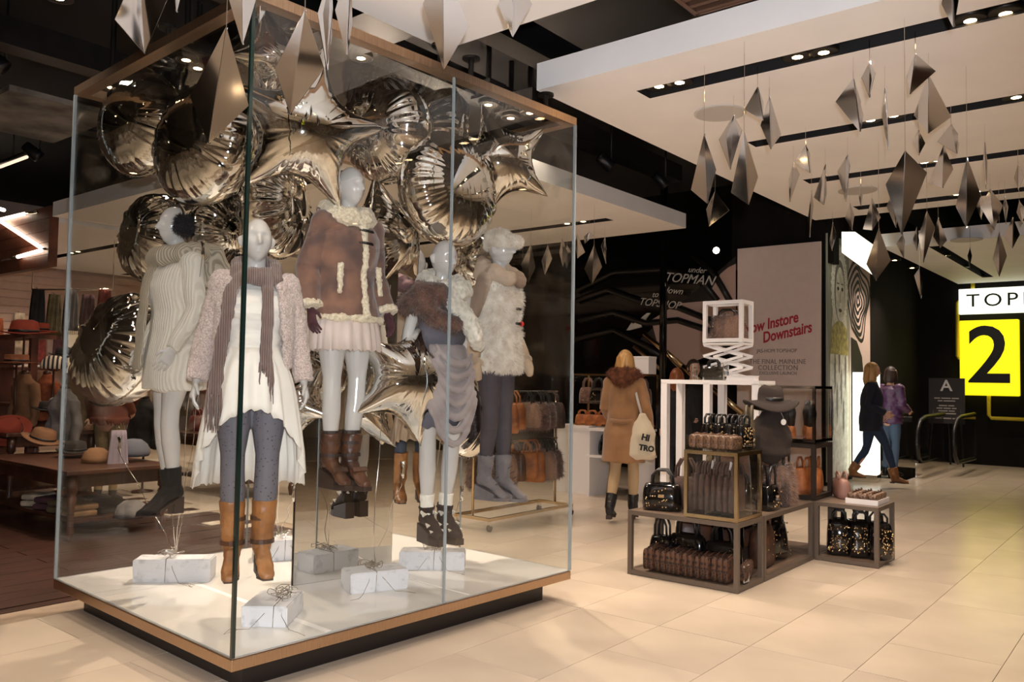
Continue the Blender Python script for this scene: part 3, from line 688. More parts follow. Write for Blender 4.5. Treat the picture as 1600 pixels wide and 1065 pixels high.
TORSO = [(0,.0,.80,.09,.085),(0,.005,.86,.160,.115),(0,.012,.93,.168,.122),(0,.0,1.02,.132,.097),(0,-.005,1.09,.113,.083),(0,-.005,1.17,.122,.09),(0,-.018,1.25,.140,.112),(0,-.012,1.32,.148,.102),(0,.0,1.385,.158,.08),(0,.006,1.43,.125,.06),(0,.006,1.458,.068,.052),(0,.0,1.49,.05,.05),(0,-.01,1.55,.046,.049),(0,-.014,1.61,.044,.046)]
def pose(hz=.0, **k):
    """joints at H=1.75; hz lifts everything above the sole for heels; side a = the figure's right (-x), b = its left"""
    p = dict(sa=(-.158, .0, 1.405), sb=(.158, .0, 1.405), ea=(-.215, .03, 1.14), eb=(.215, .03, 1.14), wa=(-.235, -.03, .905), wb=(.235, -.03, .905),
             ha=(-.085, .005, .89), hb=(.085, .005, .89), ka=(-.085, -.015, .49), kb=(.085, -.015, .49), aa=(-.08, .02, .09), ab=(.08, .02, .09), hy=0, hp=0)
    p.update(k); 
    for q in list(p):
        if isinstance(p[q], tuple): p[q] = Vector(p[q]) + EZ * hz
    p['hz'] = hz; return p
def limb(mb, a, k, b, r, n=12):
    """tapered limb through joint k: r = radii at a, mid upper, k, mid lower, b"""
    u = a.lerp(k, .5); l = k.lerp(b, .38); mb.tube([a, u, k.lerp(a, .12), k.lerp(b, .12), l, k.lerp(b, .75), b], [r[0], r[1], r[2], r[2], r[3], (r[3] + r[4]) / 2 * .92, r[4]], n)
def body(o, p, mat, voxel=.0065, head=True):
    mb = MB(); mb.ell([(x, y, z + p['hz'], a, b) for x, y, z, a, b in TORSO], 28)
    for s in 'ab':
        limb(mb, p['s' + s], p['e' + s], p['w' + s], (.05, .04, .034, .034, .023)); mb.sphere(p['s' + s], .052, 14, 10)
        limb(mb, p['h' + s], p['k' + s], p['a' + s], (.086, .076, .052, .053, .033), 16); mb.sphere(p['h' + s], .088, 16, 10)
    hc = Vector((0, -.022, 1.633 + p['hz'])); head_rings(mb, hc, p['hy'], p['hp'])
    return remesh(mb, 'body', mat, o, voxel, 1)
def hand(o, p, s, mat, curl=.35, mitten=False, name='hand'):
    w, e = p['w' + s], p['e' + s]; d = (w - e).normalized(); sx = -1 if s == 'a' else 1
    fwd = Vector((0, -1, 0)); fwd = (fwd - d * d.dot(fwd)).normalized(); nrm = d.cross(fwd) * (sx)      # fwd: towards the thumb; nrm: out of the back of the hand
    if nrm.x * sx < 0: nrm = -nrm
    inn = -nrm; mb = MB()
    mb.tube([w - d * .03, w, w + d * .03, w + d * .085, w + d * .1], [.022, .024, .034, .04, .03], 14, sq=(1, 1) if False else (1, 1))
    mb.v = [tuple(Vector(v) - nrm * ((Vector(v) - w).dot(nrm) * (.55 if (Vector(v) - w).dot(d) > .01 else .1))) for v in mb.v]
    if mitten:
        mb.tube([w + d * .06, w + d * .12 + inn * .012, w + d * .17 + inn * .03], [.04, .038, .022], 12, sq=(1, 1)); 
    else:
        for i, ln in enumerate((.068, .078, .073, .058)):
            q = w + d * .085 + fwd * (.0315 - .021 * i); c1 = (d * math.cos(curl) + inn * math.sin(curl) + fwd * (.06 - .04 * i)).normalized(); c2 = (d * math.cos(curl * 2.2) + inn * math.sin(curl * 2.2)).normalized()
            a = q + c1 * ln * .5; mb.tube([q - d * .02, q, a, a + c2 * ln * .5], [.0085, .0088, .0078, .0058], 8)
    q = w + d * .03 + fwd * .03; t1 = (d * .72 + fwd * .6 + inn * .35).normalized(); t2 = (d * .95 + inn * .35 + fwd * .1).normalized()
    mb.tube([q - fwd * .02, q, q + t1 * .035, q + t1 * .035 + t2 * .03], [.013, .012, .0095, .0065], 8)
    return remesh(mb, name, mat, o, .0042 if not mitten else .006, 1)
def shoe(o, p, s, up, sole, heel=.0, shaft=.14, wedge=False, toe=0.0, plat=.0, r=.047, ln=1.0, name='boot', fuzz=0, tongue=None, slim=False):
    """boot or shoe round one ankle; heel is its height; toe turns it (radians)"""
    a = p['a' + s]; k = p['k' + s]; base = a.z - .09 - heel + (0 if True else 0); Q = rotz(toe); mb = MB()
    f = lambda x, y, z: Vector((a.x, a.y, 0)) + Q @ Vector((x, y, 0)) + EZ * z
    hz = base + heel + plat * 0; bz = base + plat
    # foot: heel -> ball -> toe, dropping from heel height to the sole
    st_ = [(.045, heel + .045, .036, .04), (.0, heel + .05, .041, .048), (-.055 * ln, heel * .72 + .045, .040, .044), (-.11 * ln, heel * .22 + .034 + plat, .044, .034), (-.155 * ln, .026 + plat, .041, .025), (-.188 * ln, .02 + plat, .022, .016)]
    rr = []
    for y, z, rx, rz_ in st_:
        rr.append([f(rx * math.cos(2*math.pi*j/16), y, base + max(.004, z + rz_ * math.sin(2*math.pi*j/16))) for j in range(16)])
    mb.rings(rr)
    if shaft > 0:
        dr = (k - a).normalized(); t0 = a - EZ * .05; mb.tube([t0, a + dr * .0, a + dr * shaft * .5, a + dr * shaft], [.043, r * .92, r, r * 1.06], 16)
    o1 = remesh(mb, name, up, o, .006, 2, folds=((26, .0035),) if not fuzz else ((40, fuzz),), seed=ord(s))
    sb = MB()
    def prof(y0, y1, w0, w1, z0a, z0b, z1a, z1b):
        vs = []
        for (y, w, z0, z1) in ((y0, w0, z0a, z1a), (y1, w1, z0b, z1b)):
            vs += [f(-w, y, base + z0), f(w, y, base + z0), f(w, y, base + z1), f(-w, y, base + z1)]
        sb.add(vs, [(3, 2, 1, 0), (4, 5, 6, 7), (0, 1, 5, 4), (1, 2, 6, 5), (2, 3, 7, 6), (3, 0, 4, 7)])
    prof(-.10 * ln, -.19 * ln, .043, .026, 0, .003, .012 + plat, .012 + plat)
    if wedge: prof(.06, -.10 * ln, .036, .043, 0, 0, heel + .014, heel * .25 + .014 + plat)
    else:
        prof(.02, -.10 * ln, .034, .043, heel, heel * .12, heel + .014, heel * .25 + .016 + plat); w_ = .014 if slim else .03
        prof(.062, .0, w_ * .9, w_, 0, 0, heel + .012, heel + .012)
    return o1, sb.build('sole', sole, o1, bevel=.003)
def skirt(o, rows, mat, name='skirt', pleats=14, amp=.03, hem=None, n=112, jit=.3, seed=1, thick=.004):
    """open shell of ellipse rows (x, y, z, rx, ry) from waist to hem, pleats growing downwards; hem(angle) shifts the low rows"""
    K_ = len(rows) - 1; rings = []
    for i, (x, y, z, rx, ry) in enumerate(rows):
        t_ = i / K_; ring = []
        for j in range(n):
            a = 2 * math.pi * j / n; w = math.sin(pleats * a + mnoise.noise(Vector((math.cos(a) * 2, math.sin(a) * 2, seed))) * 5) * amp * t_ ** .7 + mnoise.noise(Vector((math.cos(a) * 3, math.sin(a) * 3, seed + t_ * 2))) * amp * jit * t_
            zz = z + (hem(a) * t_ ** 1.5 if hem else 0) + (.008 * math.sin(pleats * 2 * a + seed) if i == K_ else 0)
            ring.append((x + rx * (1 + w) * math.cos(a), y + ry * (1 + w) * math.sin(a), zz))
        rings.append(ring)
    ob = MB().rings(rings, cap=False).build(name, mat, o, True)
    sd = ob.modifiers.new('cloth', 'SOLIDIFY'); sd.thickness = thick; return ob
def ell2(rows, hz, k=1.0): return [(x, y, z + hz, a * k, b * k) for x, y, z, a, b in rows]
def sleeve(mb, p, s, r, end=1.0, over=.02):
    a, k, b = p['s' + s], p['e' + s], p['w' + s]; e = k.lerp(b, end); mb.sphere(a, r[0] * 1.08, 14, 10)
    mb.tube([a, a.lerp(k, .5), k, k.lerp(e, .5), e], [r[0], r[1], r[2], r[3], r[4]], 16)
def ribbon(mb, pts, width, thick, wdir=None, n=10, ruff=.0):
    """flat hanging band of cloth along pts"""
    pts = [Vector(q) for q in pts]; rings = []
    for i, q in enumerate(pts):
        t_ = (pts[min(i+1, len(pts)-1)] - pts[max(i-1, 0)]).normalized(); u = Vector(wdir or (1, 0, 0)); u = (u - t_ * u.dot(t_)).normalized(); w = t_.cross(u); ww = width[i] if hasattr(width, '__len__') else width
        rings.append([q + u * (ww / 2 * math.cos(2*math.pi*j/n)) + w * (thick / 2 * math.sin(2*math.pi*j/n) + ruff * math.sin(j * 2.1 + i)) for j in range(n)])
    return mb.rings(rings)
def ringscarf(mb, c, rx, ry, tube_r, turns=1, tilt=.2, seed=0, lift=.0):
    rn = random.Random(seed)
    for k in range(turns):
        pts = []; 
        for i in range(26):
            a = 2 * math.pi * i / 25; pts.append(Vector(c) + Vector((rx * math.cos(a) * (1 + .08 * k), ry * math.sin(a) * (1 + .08 * k), tilt * math.sin(a) * .3 * (1 - .3 * k) - .028 * k + rn.uniform(-.006, .006) + lift * math.cos(a))))
        mb.tube(pts, [tube_r * (1 + .18 * math.sin(i * 1.9 + k)) for i in range(26)], 10)
def at(px, py, Y, yaw, name, label, cat, group=None):
    """root at the pixel of the soles, turned yaw degrees from facing the viewer (+ towards the viewer's right)"""
    p = DY(px, py, Y); vd = Vector((-p.x, -p.y, 0)).normalized(); fd = Matrix.Rotation(math.radians(yaw), 3, 'Z') @ vd
    return E_(name, p, math.atan2(fd.x, -fd.y), label, cat, group)

M['mann'] = PM('gloss_white_mannequin', (200, 194, 188), .16, coat=.4)
M['creamknit'] = PM('cream_rib_knit', (222, 214, 200), .85, rgb2=(208, 199, 184), kind='WAVE', scale=22, bump=.9, bscale=22, stretch=(1, 1, .02), sheen=.3)
M['pinkboucle'] = PM('pale_pink_boucle', (226, 206, 196), .95, rgb2=(176, 152, 142), scale=120, bump=2.0, bscale=120, sheen=.4)
M['chiffon'] = PM('cream_chiffon', (240, 232, 220), .75, var=.04, scale=5, sheen=.2)
M['taupeknit'] = PM('taupe_rib_scarf', (150, 122, 110), .92, rgb2=(112, 88, 80), kind='WAVE', scale=30, bump=1.4, bscale=30, stretch=(1, 1, .2), sheen=.3)
M['tights'] = PM('grey_dotted_tights', (106, 102, 108), .7, rgb2=(52, 48, 58), kind='VORONOI', scale=52, ramp=(.16, .24))
M['tanleather'] = PM('tan_leather', (168, 112, 62), .42, rgb2=(120, 74, 38), scale=7, bump=.6, bscale=26)
M['darksole'] = PM('dark_rubber_sole', (52, 36, 28), .6)
M['suede'] = PM('brown_suede', (142, 102, 82), .85, rgb2=(84, 64, 60), scale=9, bump=.6, bscale=40, sheen=.35, ramp=(.3, .7))
M['shearling'] = PM('cream_shearling', (238, 224, 198), .95, rgb2=(210, 190, 158), scale=70, bump=2.2, bscale=70, sheen=.3)
M['pinkskirt'] = PM('pale_pink_cotton', (222, 202, 190), .8, var=.05, scale=6, bump=.3)
M['plum'] = PM('plum_wool', (82, 48, 52), .9, bump=1, bscale=90)
M['brownleather'] = PM('brown_leather', (98, 62, 42), .4, rgb2=(58, 36, 26), scale=9, bump=.6, bscale=30)
M['blackleather'] = PM('black_leather', (22, 19, 18), .38, bump=.4, bscale=40)
M['blacksuede'] = PM('black_suede', (18, 15, 14), .95, bump=.8, bscale=80)
M['drape'] = PM('mauve_grey_jersey', (166, 152, 148), .8, rgb2=(140, 126, 124), scale=6, bump=.4, sheen=.3)
M['drapedark'] = PM('slate_jersey', (104, 100, 108), .8, var=.15, scale=6, bump=.4)
M['brownfur'] = PM('brown_fur', (112, 78, 62), .95, rgb2=(70, 46, 36), scale=18, sheen=.4)
M['whitefur'] = PM('white_fur', (232, 222, 208), .95, rgb2=(204, 188, 170), scale=16, sheen=.4)
M['cableknit'] = PM('cream_cable_knit', (220, 212, 196), .92, rgb2=(202, 193, 177), kind='VORONOI', scale=34, bump=2.5, bscale=34, sheen=.3)
M['beigerib'] = PM('beige_rib_knit', (186, 164, 144), .9, rgb2=(140, 118, 102), kind='WAVE', scale=24, bump=1.4, bscale=24, stretch=(.05, .05, 1))
M['leggings'] = PM('charcoal_leggings', (76, 68, 72), .8, var=.1, scale=5)
M['greysuede'] = PM('grey_mauve_suede', (124, 116, 117), .9, var=.14, scale=12, bump=.4)
M['sock'] = PM('white_rib_sock', (236, 228, 214), .9, bump=1, bscale=80)
M['beigewool'] = PM('beige_wool', (190, 164, 138), .85, var=.1, scale=6)
MG = 'mannequins floating in the glass case'
def mann(px, py, Y, yaw, label): return at(px, py, Y, yaw, 'mannequin', label, 'mannequin', MG)

# --- 1: earmuffs and cream knit dress, turned left
o = mann(262, 806, 4.92, -62, 'mannequin in cream knit dress, dark earmuffs and black ankle boots, turned left')
p = pose(.085, ea=(-.19, .03, 1.13), wa=(-.17, -.10, .90), eb=(.205, .02, 1.13), wb=(.2, -.11, .90), aa=(-.07, .04, .09), ab=(.06, .0, .11), ka=(-.085, -.01, .49), kb=(.07, -.05, .50))
body(o, p, M['mann']); [hand(o, p, s, M['mann']) for s in 'ab']
mb = MB(); mb.ell(ell2([(0,.01,.66,.205,.175),(0,.01,.72,.212,.182),(0,.01,.86,.21,.175),(0,.01,1.0,.18,.145),(0,-.005,1.12,.16,.125),(0,-.015,1.26,.172,.142),(0,-.01,1.34,.176,.125),(0,.0,1.40,.17,.10),(0,.0,1.45,.10,.08)], .085), 32)
for s in 'ab': sleeve(mb, p, s, (.066, .06, .054, .052, .042), 1.04)
g = remesh(mb, 'knit_dress', M['creamknit'], o, .009, 2, folds=((7, .012), (18, .005)), stretch=(1, 1, .4))
mb = MB(); ringscarf(mb, (0, .01, 1.565), .125, .118, .05, 2, .1, 3); ribbon(mb, [(-.05, -.1, 1.50), (-.06, -.15, 1.38), (-.06, -.165, 1.2), (-.06, -.18, 1.02), (-.07, -.185, .86)], .11, .03); mb.tube([(0, .10, 1.60), (0, .18, 1.56), (0, .22, 1.46), (0, .19, 1.34), (0, .15, 1.26)], [.07, .12, .13, .10, .03], 14)
remesh(mb, 'hooded_scarf', PM('stone_knit_scarf', (190, 178, 158), .9, rgb2=(150, 138, 120), kind='WAVE', scale=26, bump=1, stretch=(1, 1, .1)), o, .009, 2, folds=((16, .006),))
mb = MB(); 
for s_ in (-1, 1): mb.sphere((s_ * .092, -.01, 1.715), (.032, .062, .062), 20, 14)
mf = mb.build('earmuff', PM('dark_fur', (38, 32, 34), .95), o, True); fur(mf, 2600, .03, mf.data.materials[0], o, 'earmuff_fur', .1)
MB().tube([Vector((.095 * math.cos(a), -.01, 1.715 + .132 * math.sin(a))) for a in [math.pi * k / 12 for k in range(13)]], .006, 6).build('headband', M['blackleather'], o, True)
for s in 'ab': shoe(o, p, s, M['blacksuede'], M['darksole'], heel=.085, shaft=.10, slim=True)
# --- 2: front mannequin
o = mann(385, 898, 4.26, 4, 'mannequin nearest the glass corner in cream high-low dress, taupe scarf and tan boots')
p = pose(.075, ea=(-.225, .04, 1.15), wa=(-.268, -.0, .915), eb=(.225, .04, 1.15), wb=(.258, -.0, .915), hy=math.radians(4), aa=(-.072, .015, .09), ab=(.072, .015, .09), ka=(-.085, -.015, .49), kb=(.085, -.015, .49))
b2 = body(o, p, M['mann']); [hand(o, p, s, M['mann']) for s in 'ab']
mb = MB()
for s in 'ab':
    limb(mb, p['h'+s], p['k'+s], p['a'+s] + EZ*.02, (.094, .084, .060, .062, .052), 16)
remesh(mb, 'dotted_tights', M['tights'], o, .008, 1)
mb = MB(); mb.ell(ell2([(0,0,1.03,.142,.108),(0,-.003,1.09,.128,.098),(0,-.008,1.17,.137,.105),(0,-.022,1.25,.155,.128),(0,-.016,1.32,.160,.114),(0,-.005,1.37,.150,.092),(0,0,1.40,.12,.07)], .075), 40)
remesh(mb, 'ruched_bodice', M['chiffon'], o, .007, 1, folds=((30, .006), (9, .004)), stretch=(.3, .3, 1.6))
hem = lambda a: -.03 + .40 * max(0, -math.sin(a)) ** 1.15 * (1 if True else 0)
skirt(o, ell2([(0,0,1.08,.14,.105),(0,0,1.02,.155,.12),(0,.01,.93,.19,.15),(0,.01,.82,.215,.18),(0,.015,.68,.235,.20),(0,.02,.52,.255,.22),(0,.03,.40,.265,.235)], .075), M['chiffon'], 'high_low_skirt', 17, .075, hem)
mb = MB()
for s in 'ab': sleeve(mb, p, s, (.070, .062, .055, .055, .05), 1.0)
for sx in (-1, 1): mb.tube([(sx * .06, .0, 1.54), (sx * .13, -.06, 1.48), (sx * .155, -.085, 1.36), (sx * .165, -.08, 1.22), (sx * .17, -.05, 1.05)], [.05, .06, .058, .05, .03], 12, sq=(.5, 1))
mb.ell(ell2([(0,.06,1.02,.15,.055),(0,.06,1.2,.15,.06),(0,.045,1.36,.165,.06),(0,.03,1.45,.10,.05)], .075), 24)
ob_ = remesh(mb, 'boucle_cardigan', M['pinkboucle'], o, .008, 1, folds=((60, .006), (9, .006)))
mb = MB(); ringscarf(mb, (0, -.012, 1.572), .094, .094, .033, 3, .14, 5)
for pts in ([(-.07, -.08, 1.52), (-.125, -.15, 1.44), (-.145, -.175, 1.3), (-.165, -.175, 1.15), (-.18, -.175, 1.0), (-.19, -.17, .92)], [(.05, -.09, 1.52), (.055, -.15, 1.44), (.05, -.18, 1.3), (.05, -.165, 1.15), (.052, -.17, 1.05)]): ribbon(mb, pts, .068, .026)
remesh(mb, 'wound_scarf', M['taupeknit'], o, .008, 1, folds=((22, .006),))
mb = MB(); rn = random.Random(3)
for x0, z0, n_ in ((-.19, .92, 26), (.052, 1.05, 26)):
    for k in range(n_):
        x = x0 + rn.uniform(-.032, .032); y = -.172 + rn.uniform(-.012, .012); mb.tube([(x, y, z0 + .03), (x + rn.uniform(-.01, .01), y, z0 - .06), (x + rn.uniform(-.015, .015), y - .004, z0 - .15 - rn.uniform(0, .04))], [.005, .004, .002], 5)
fr = mb.build('scarf_fringe', M['taupeknit'], o, True); fr['kind'] = 'stuff'
for s in 'ab':
    u, s2 = shoe(o, p, s, M['tanleather'], M['darksole'], heel=.075, shaft=.22, r=.06, toe=(-.1 if s == 'a' else .1))
    for z in (.17, .29): MB().lathe([(.058, -.011), (.062, -.011), (.062, .011), (.058, .011)], 20, (p['a'+s].x, p['a'+s].y - .005, z)).build('strap', M['brownleather'], u)
    sx = -1 if s == 'a' else 1; MB().box((p['a'+s].x + sx * .062, p['a'+s].y, .295), (.008, .03, .03)).build('buckle', M['chrome'], u)
# --- 3: brown shearling jacket
o = mann(532, 764, 4.73, 34, 'tallest-hung mannequin in brown suede jacket with cream shearling trim and brown boots')
p = pose(.095, ea=(-.225, .05, 1.14), wa=(-.245, -.03, .92), eb=(.22, .03, 1.14), wb=(.25, -.06, .92), aa=(-.055, .03, .10), ab=(.055, .0, .09), hy=math.radians(8))
body(o, p, M['mann']); [hand(o, p, s, M['plum'], mitten=False, name='gloved_hand') for s in 'ab']
skirt(o, ell2([(0,.005,1.0,.16,.125),(0,.01,.9,.195,.155),(0,.01,.8,.215,.175),(0,.01,.69,.225,.19)], .095), M['pinkskirt'], 'short_skirt', 22, .05)
mb = MB(); mb.ell(ell2([(0,.01,.88,.222,.172),(0,.01,.94,.212,.165),(0,.0,1.06,.18,.14),(0,-.005,1.14,.17,.135),(0,-.015,1.26,.18,.148),(0,-.01,1.34,.186,.135),(0,.0,1.40,.178,.108),(0,.0,1.455,.12,.085),(0,.0,1.48,.09,.08)], .095), 36)
for s in 'ab': sleeve(mb, p, s, (.076, .069, .064, .062, .06), 1.0)
j3 = remesh(mb, 'suede_jacket', M['suede'], o, .009, 2, folds=((6, .012), (15, .007)), stretch=(1, 1, .8))
mb = MB()
mb.tube([Vector((.225 * math.cos(a), .01 + .175 * math.sin(a), .965)) for a in [2*math.pi*k/24 for k in range(25)]], [.021 + .003 * math.sin(k * 2.1) for k in range(25)], 8)
for s in 'ab': q = p['w'+s]; d = (p['w'+s] - p['e'+s]).normalized(); mb.tube([q - d * .035, q + d * .005], [.068, .07], 14)
ribbon(mb, [(.01, -.105, 1.55), (.015, -.15, 1.45), (.015, -.172, 1.34), (.015, -.155, 1.2), (.018, -.165, 1.08), (.02, -.19, .965)], .042, .03)
ribbon(mb, [(-.12, -.125, 1.27), (-.125, -.13, 1.18), (-.13, -.14, 1.1)], .035, .03); ribbon(mb, [(.14, -.12, 1.27), (.148, -.12, 1.18), (.15, -.13, 1.1)], .035, .03)
ringscarf(mb, (0, .008, 1.585), .118, .108, .046, 2, .14, 4)
sh3 = remesh(mb, 'shearling_trim', M['shearling'], o, .007, 1, folds=((70, .006), (25, .004)))
mb = MB(); ringscarf(mb, (0, .025, 1.575), .132, .118, .036, 1, .12, 4); remesh(mb, 'turned_collar', M['suede'], o, .008, 1)
for z in (1.46, 1.39):
    mb = MB(); mb.tube([(-.035, -.175, z), (.06, -.175, z - .004)], .005, 6); mb.tube([(-.02, -.186, z), (.045, -.186, z - .003)], [.006, .009], 8); mb.build('toggle', M['blackleather'], o, True)
for s in 'ab':
    u, s2 = shoe(o, p, s, M['brownleather'], M['darksole'], heel=.095, shaft=.13, r=.058, wedge=True, plat=.018)
    for z in (.2, .27, .33): MB().lathe([(.055, -.009), (.061, -.009), (.061, .009), (.055, .009)], 18, (p['a'+s].x, p['a'+s].y - .004, z - .005)).build('strap', M['darksole'], u)
    MB().box((p['a'+s].x, p['a'+s].y - .1, .115), (.095, .022, .03), Matrix.Rotation(-.6, 3, 'X')).build('buckle_strap', M['brownleather'], u, bevel=.004)
# --- 4: draped grey dress
o = mann(682, 846, 5.1, 30, 'mannequin in draped grey dress, cream cable snood and black cut-out wedge shoes')
p = pose(.10, ea=(-.21, .05, 1.14), wa=(-.22, .02, .90), eb=(.2, .06, 1.14), wb=(.2, .1, .92), hp=math.radians(8), hy=math.radians(10), aa=(-.06, .02, .09), ab=(.06, .01, .09))
body(o, p, M['mann']); [hand(o, p, s, M['mann']) for s in 'ab']
mb = MB(); mb.ell(ell2([(0,0,1.02,.155,.12),(0,-.003,1.09,.145,.11),(0,-.01,1.17,.15,.115),(0,-.022,1.25,.162,.135),(0,-.016,1.32,.164,.12),(0,-.005,1.37,.155,.10),(0,0,1.42,.13,.08)], .1), 36)
remesh(mb, 'slate_bodice', M['drapedark'], o, .008, 1, folds=((14, .012),), stretch=(.6, .6, 1.6))
mb = MB(); mb.ell(ell2([(0,.01,.66,.19,.15),(0,.01,.74,.215,.175),(0,.01,.84,.222,.18),(0,.01,.95,.21,.17),(0,0,1.04,.18,.145),(0,0,1.10,.155,.12)], .1), 40)
for k in range(7):       # swags of cloth from the waist
    z0 = 1.10 - k * .045; mb.tube([Vector((-.12 - .01*k + t_ * (.26 + .015*k), -.15 - .035 * math.sin(math.pi * t_), z0 + .1 - (.09 + .035 * k) * math.sin(math.pi * t_) ** .8 - .05 * t_)) for t_ in [i / 10 for i in range(11)]], [.012 + .012 * math.sin(math.pi * i / 10) for i in range(11)], 8)
remesh(mb, 'draped_skirt', M['drape'], o, .008, 1, folds=((9, .008),), stretch=(.6, .6, 1.5))
skirt(o, ell2([(0,.01,.80,.19,.15),(0,.01,.70,.20,.16),(0,.01,.60,.205,.165)], .1), M['drapedark'], 'underskirt', 10, .03, lambda a: .12 * max(0, math.cos(a)))
skirt(o, ell2([(0,.06,.95,.19,.13),(0,.07,.75,.225,.16),(0,.09,.50,.25,.18)], .1), M['beigewool'], 'long_back_panel', 9, .06, lambda a: .33 * max(0, -math.sin(a)) ** .5)
mb = MB(); mb.tube([(.02, -.11, 1.47), (-.08, -.13, 1.50), (-.17, -.06, 1.50), (-.2, .04, 1.44), (-.12, .12, 1.46), (.02, .14, 1.50), (.14, .1, 1.50)], [.05, .075, .085, .08, .07, .06, .04], 14)
mb.tube([(-.19, -.02, 1.47), (-.12, -.14, 1.36), (0, -.17, 1.32), (.1, -.15, 1.36)], [.07, .06, .055, .03], 12)
f4 = remesh(mb, 'fur_stole', M['brownfur'], o, .009, 2); fur(f4, 6000, .03, M['brownfur'], o, 'stole_fur', .8)
mb = MB(); ringscarf(mb, (.01, -.01, 1.585), .118, .112, .052, 2, .15, 6)
mb.tube([(-.09, -.08, 1.56), (-.02, -.15, 1.47), (.07, -.19, 1.36), (.125, -.2, 1.25), (.165, -.17, 1.2), (.17, -.12, 1.3), (.14, -.04, 1.42), (.10, .04, 1.54)], [.045, .055, .055, .05, .045, .05, .05, .045], 12)
remesh(mb, 'cable_snood', M['cableknit'], o, .008, 1, folds=((30, .008), (60, .004)))
for s in 'ab':
    u, _ = shoe(o, p, s, PM('dark_brown_suede', (44, 32, 28), .9), M['darksole'], heel=.10, shaft=0.03, wedge=True, plat=.03, r=.05, name='cutout_wedge')
    tb = MB()
    for (y, z, sc) in ((-.03, .175, .03), (-.085, .115, .024), (-.13, .085, .016)):
        for sx in (-1, 1):
            c = Vector((p['a'+s].x + sx * .041, p['a'+s].y + y, z)); tb.add([c + Vector((sx*.004, -sc, sc*.2)), c + Vector((sx*.004, sc, sc*.5)), c + Vector((sx*.002, sc*.2, -sc*.6)), c + Vector((sx*-.006, -sc, sc*.2)), c + Vector((sx*-.006, sc, sc*.5)), c + Vector((-sx*.006, sc*.2, -sc*.6))], [(0,1,2),(5,4,3),(0,3,4,1),(1,4,5,2),(2,5,3,0)])
    tb.build('cutout', M['sock'], u)
    mb = MB(); a, k = p['a'+s], p['k'+s]; mb.tube([a + EZ * -.02, a.lerp(k, .12), a.lerp(k, .26)], [.045, .042, .048], 14); remesh(mb, 'ankle_sock', M['sock'], o, .007, 1, folds=((50, .003),))
    MB().tube([(p['a'+s].x, p['a'+s].y + .07, .2), (p['a'+s].x + .012, p['a'+s].y + .09, .22), (p['a'+s].x, p['a'+s].y + .08, .16)], [.02, .014, .008], 8).build('heel_bow', u.data.materials[0], u, True)
# --- 5: white fur gilet
o = mann(772, 782, 5.7, 58, 'mannequin in white fur gilet and white fur hat with grey leggings and wedge boots')
p = pose(.09, ea=(-.225, .07, 1.15), wa=(-.235, .03, .90), eb=(.2, .02, 1.14), wb=(.19, -.10, .92), aa=(-.05, .05, .10), ab=(.06, -.03, .09))
body(o, p, M['mann']); [hand(o, p, s, M['beigewool'], mitten=True, name='mitten') for s in 'ab']
mb = MB()
for s in 'ab': sleeve(mb, p, s, (.060, .054, .048, .047, .04), .96)
remesh(mb, 'rib_sleeves', M['beigerib'], o, .008, 1, folds=((30, .003),))
for s in 'ab': q = p['w'+s]; d = (q - p['e'+s]).normalized(); MB().tube([q - d*.09, q - d*.02, q + d*.02], [.048, .046, .042], 14).build('glove_cuff', M['beigewool'], o, True)
mb = MB()
for s in 'ab': limb(mb, p['h'+s], p['k'+s], p['a'+s] + EZ*.03, (.092, .082, .058, .058, .042), 16); mb.sphere(p['h'+s], .093, 16, 10)
remesh(mb, 'leggings', M['leggings'], o, .009, 1)
mb = MB(); mb.ell(ell2([(0,.0,.80,.195,.165),(0,.0,.86,.20,.17),(0,.0,1.0,.178,.15),(0,-.005,1.12,.166,.142),(0,-.015,1.26,.176,.152),(0,-.01,1.34,.178,.14),(0,0,1.40,.196,.125),(0,0,1.44,.17,.10),(0,0,1.47,.11,.085)], .09), 36)
g5 = remesh(mb, 'fur_gilet', M['whitefur'], o, .01, 2, folds=((10, .012), (26, .006))); fur(g5, 15000, .035, M['whitefur'], o, 'gilet_fur', .8, width=.0026)
mb = MB(); ringscarf(mb, (0, -.012, 1.585), .122, .122, .045, 3, .2, 8); remesh(mb, 'cowl_scarf', M['beigerib'], o, .008, 1, folds=((16, .008),))
for z, red in ((1.31, 0), (1.21, 1)):
    mb = MB(); mb.tube([(-.03, -.172, z), (.02, -.175, z)], [.009, .011], 8); mb.build('toggle', M['blackleather'], o, True)
    if red: MB().sphere((.035, -.176, z), .017, 12, 8).build('red_button', PM('red_plastic', (200, 30, 30), .3), o, True)
mb = MB(); mb.ell([(0, -.012, 1.735, .094, .112), (0, -.012, 1.77, .099, .116), (0, -.008, 1.81, .094, .108), (0, 0, 1.85, .066, .076), (0, 0, 1.868, .02, .025)], 26); mb.tube([(-.07, -.105, 1.765), (-.03, -.145, 1.775), (.03, -.145, 1.775), (.07, -.105, 1.765)], [.025, .036, .036, .025], 10)
h5 = remesh(mb, 'fur_hat', M['whitefur'], o, .008, 2, folds=((30, .005),)); fur(h5, 5000, .022, M['whitefur'], o, 'hat_fur', .1)
for s in 'ab':
    u, _ = shoe(o, p, s, M['greysuede'], M['greysuede'], heel=.09, shaft=.13, r=.056, wedge=True, plat=.012)
    mb = MB()
    for k in range(6): z = .12 + k * .035; y = p['a'+s].y - .105 + k * .012 + max(0, k-1) * .006; mb.tube([(p['a'+s].x - .025, y, z), (p['a'+s].x + .025, y - .004, z + .012)], .003, 5)
    mb.build('laces', M['leggings'], u)
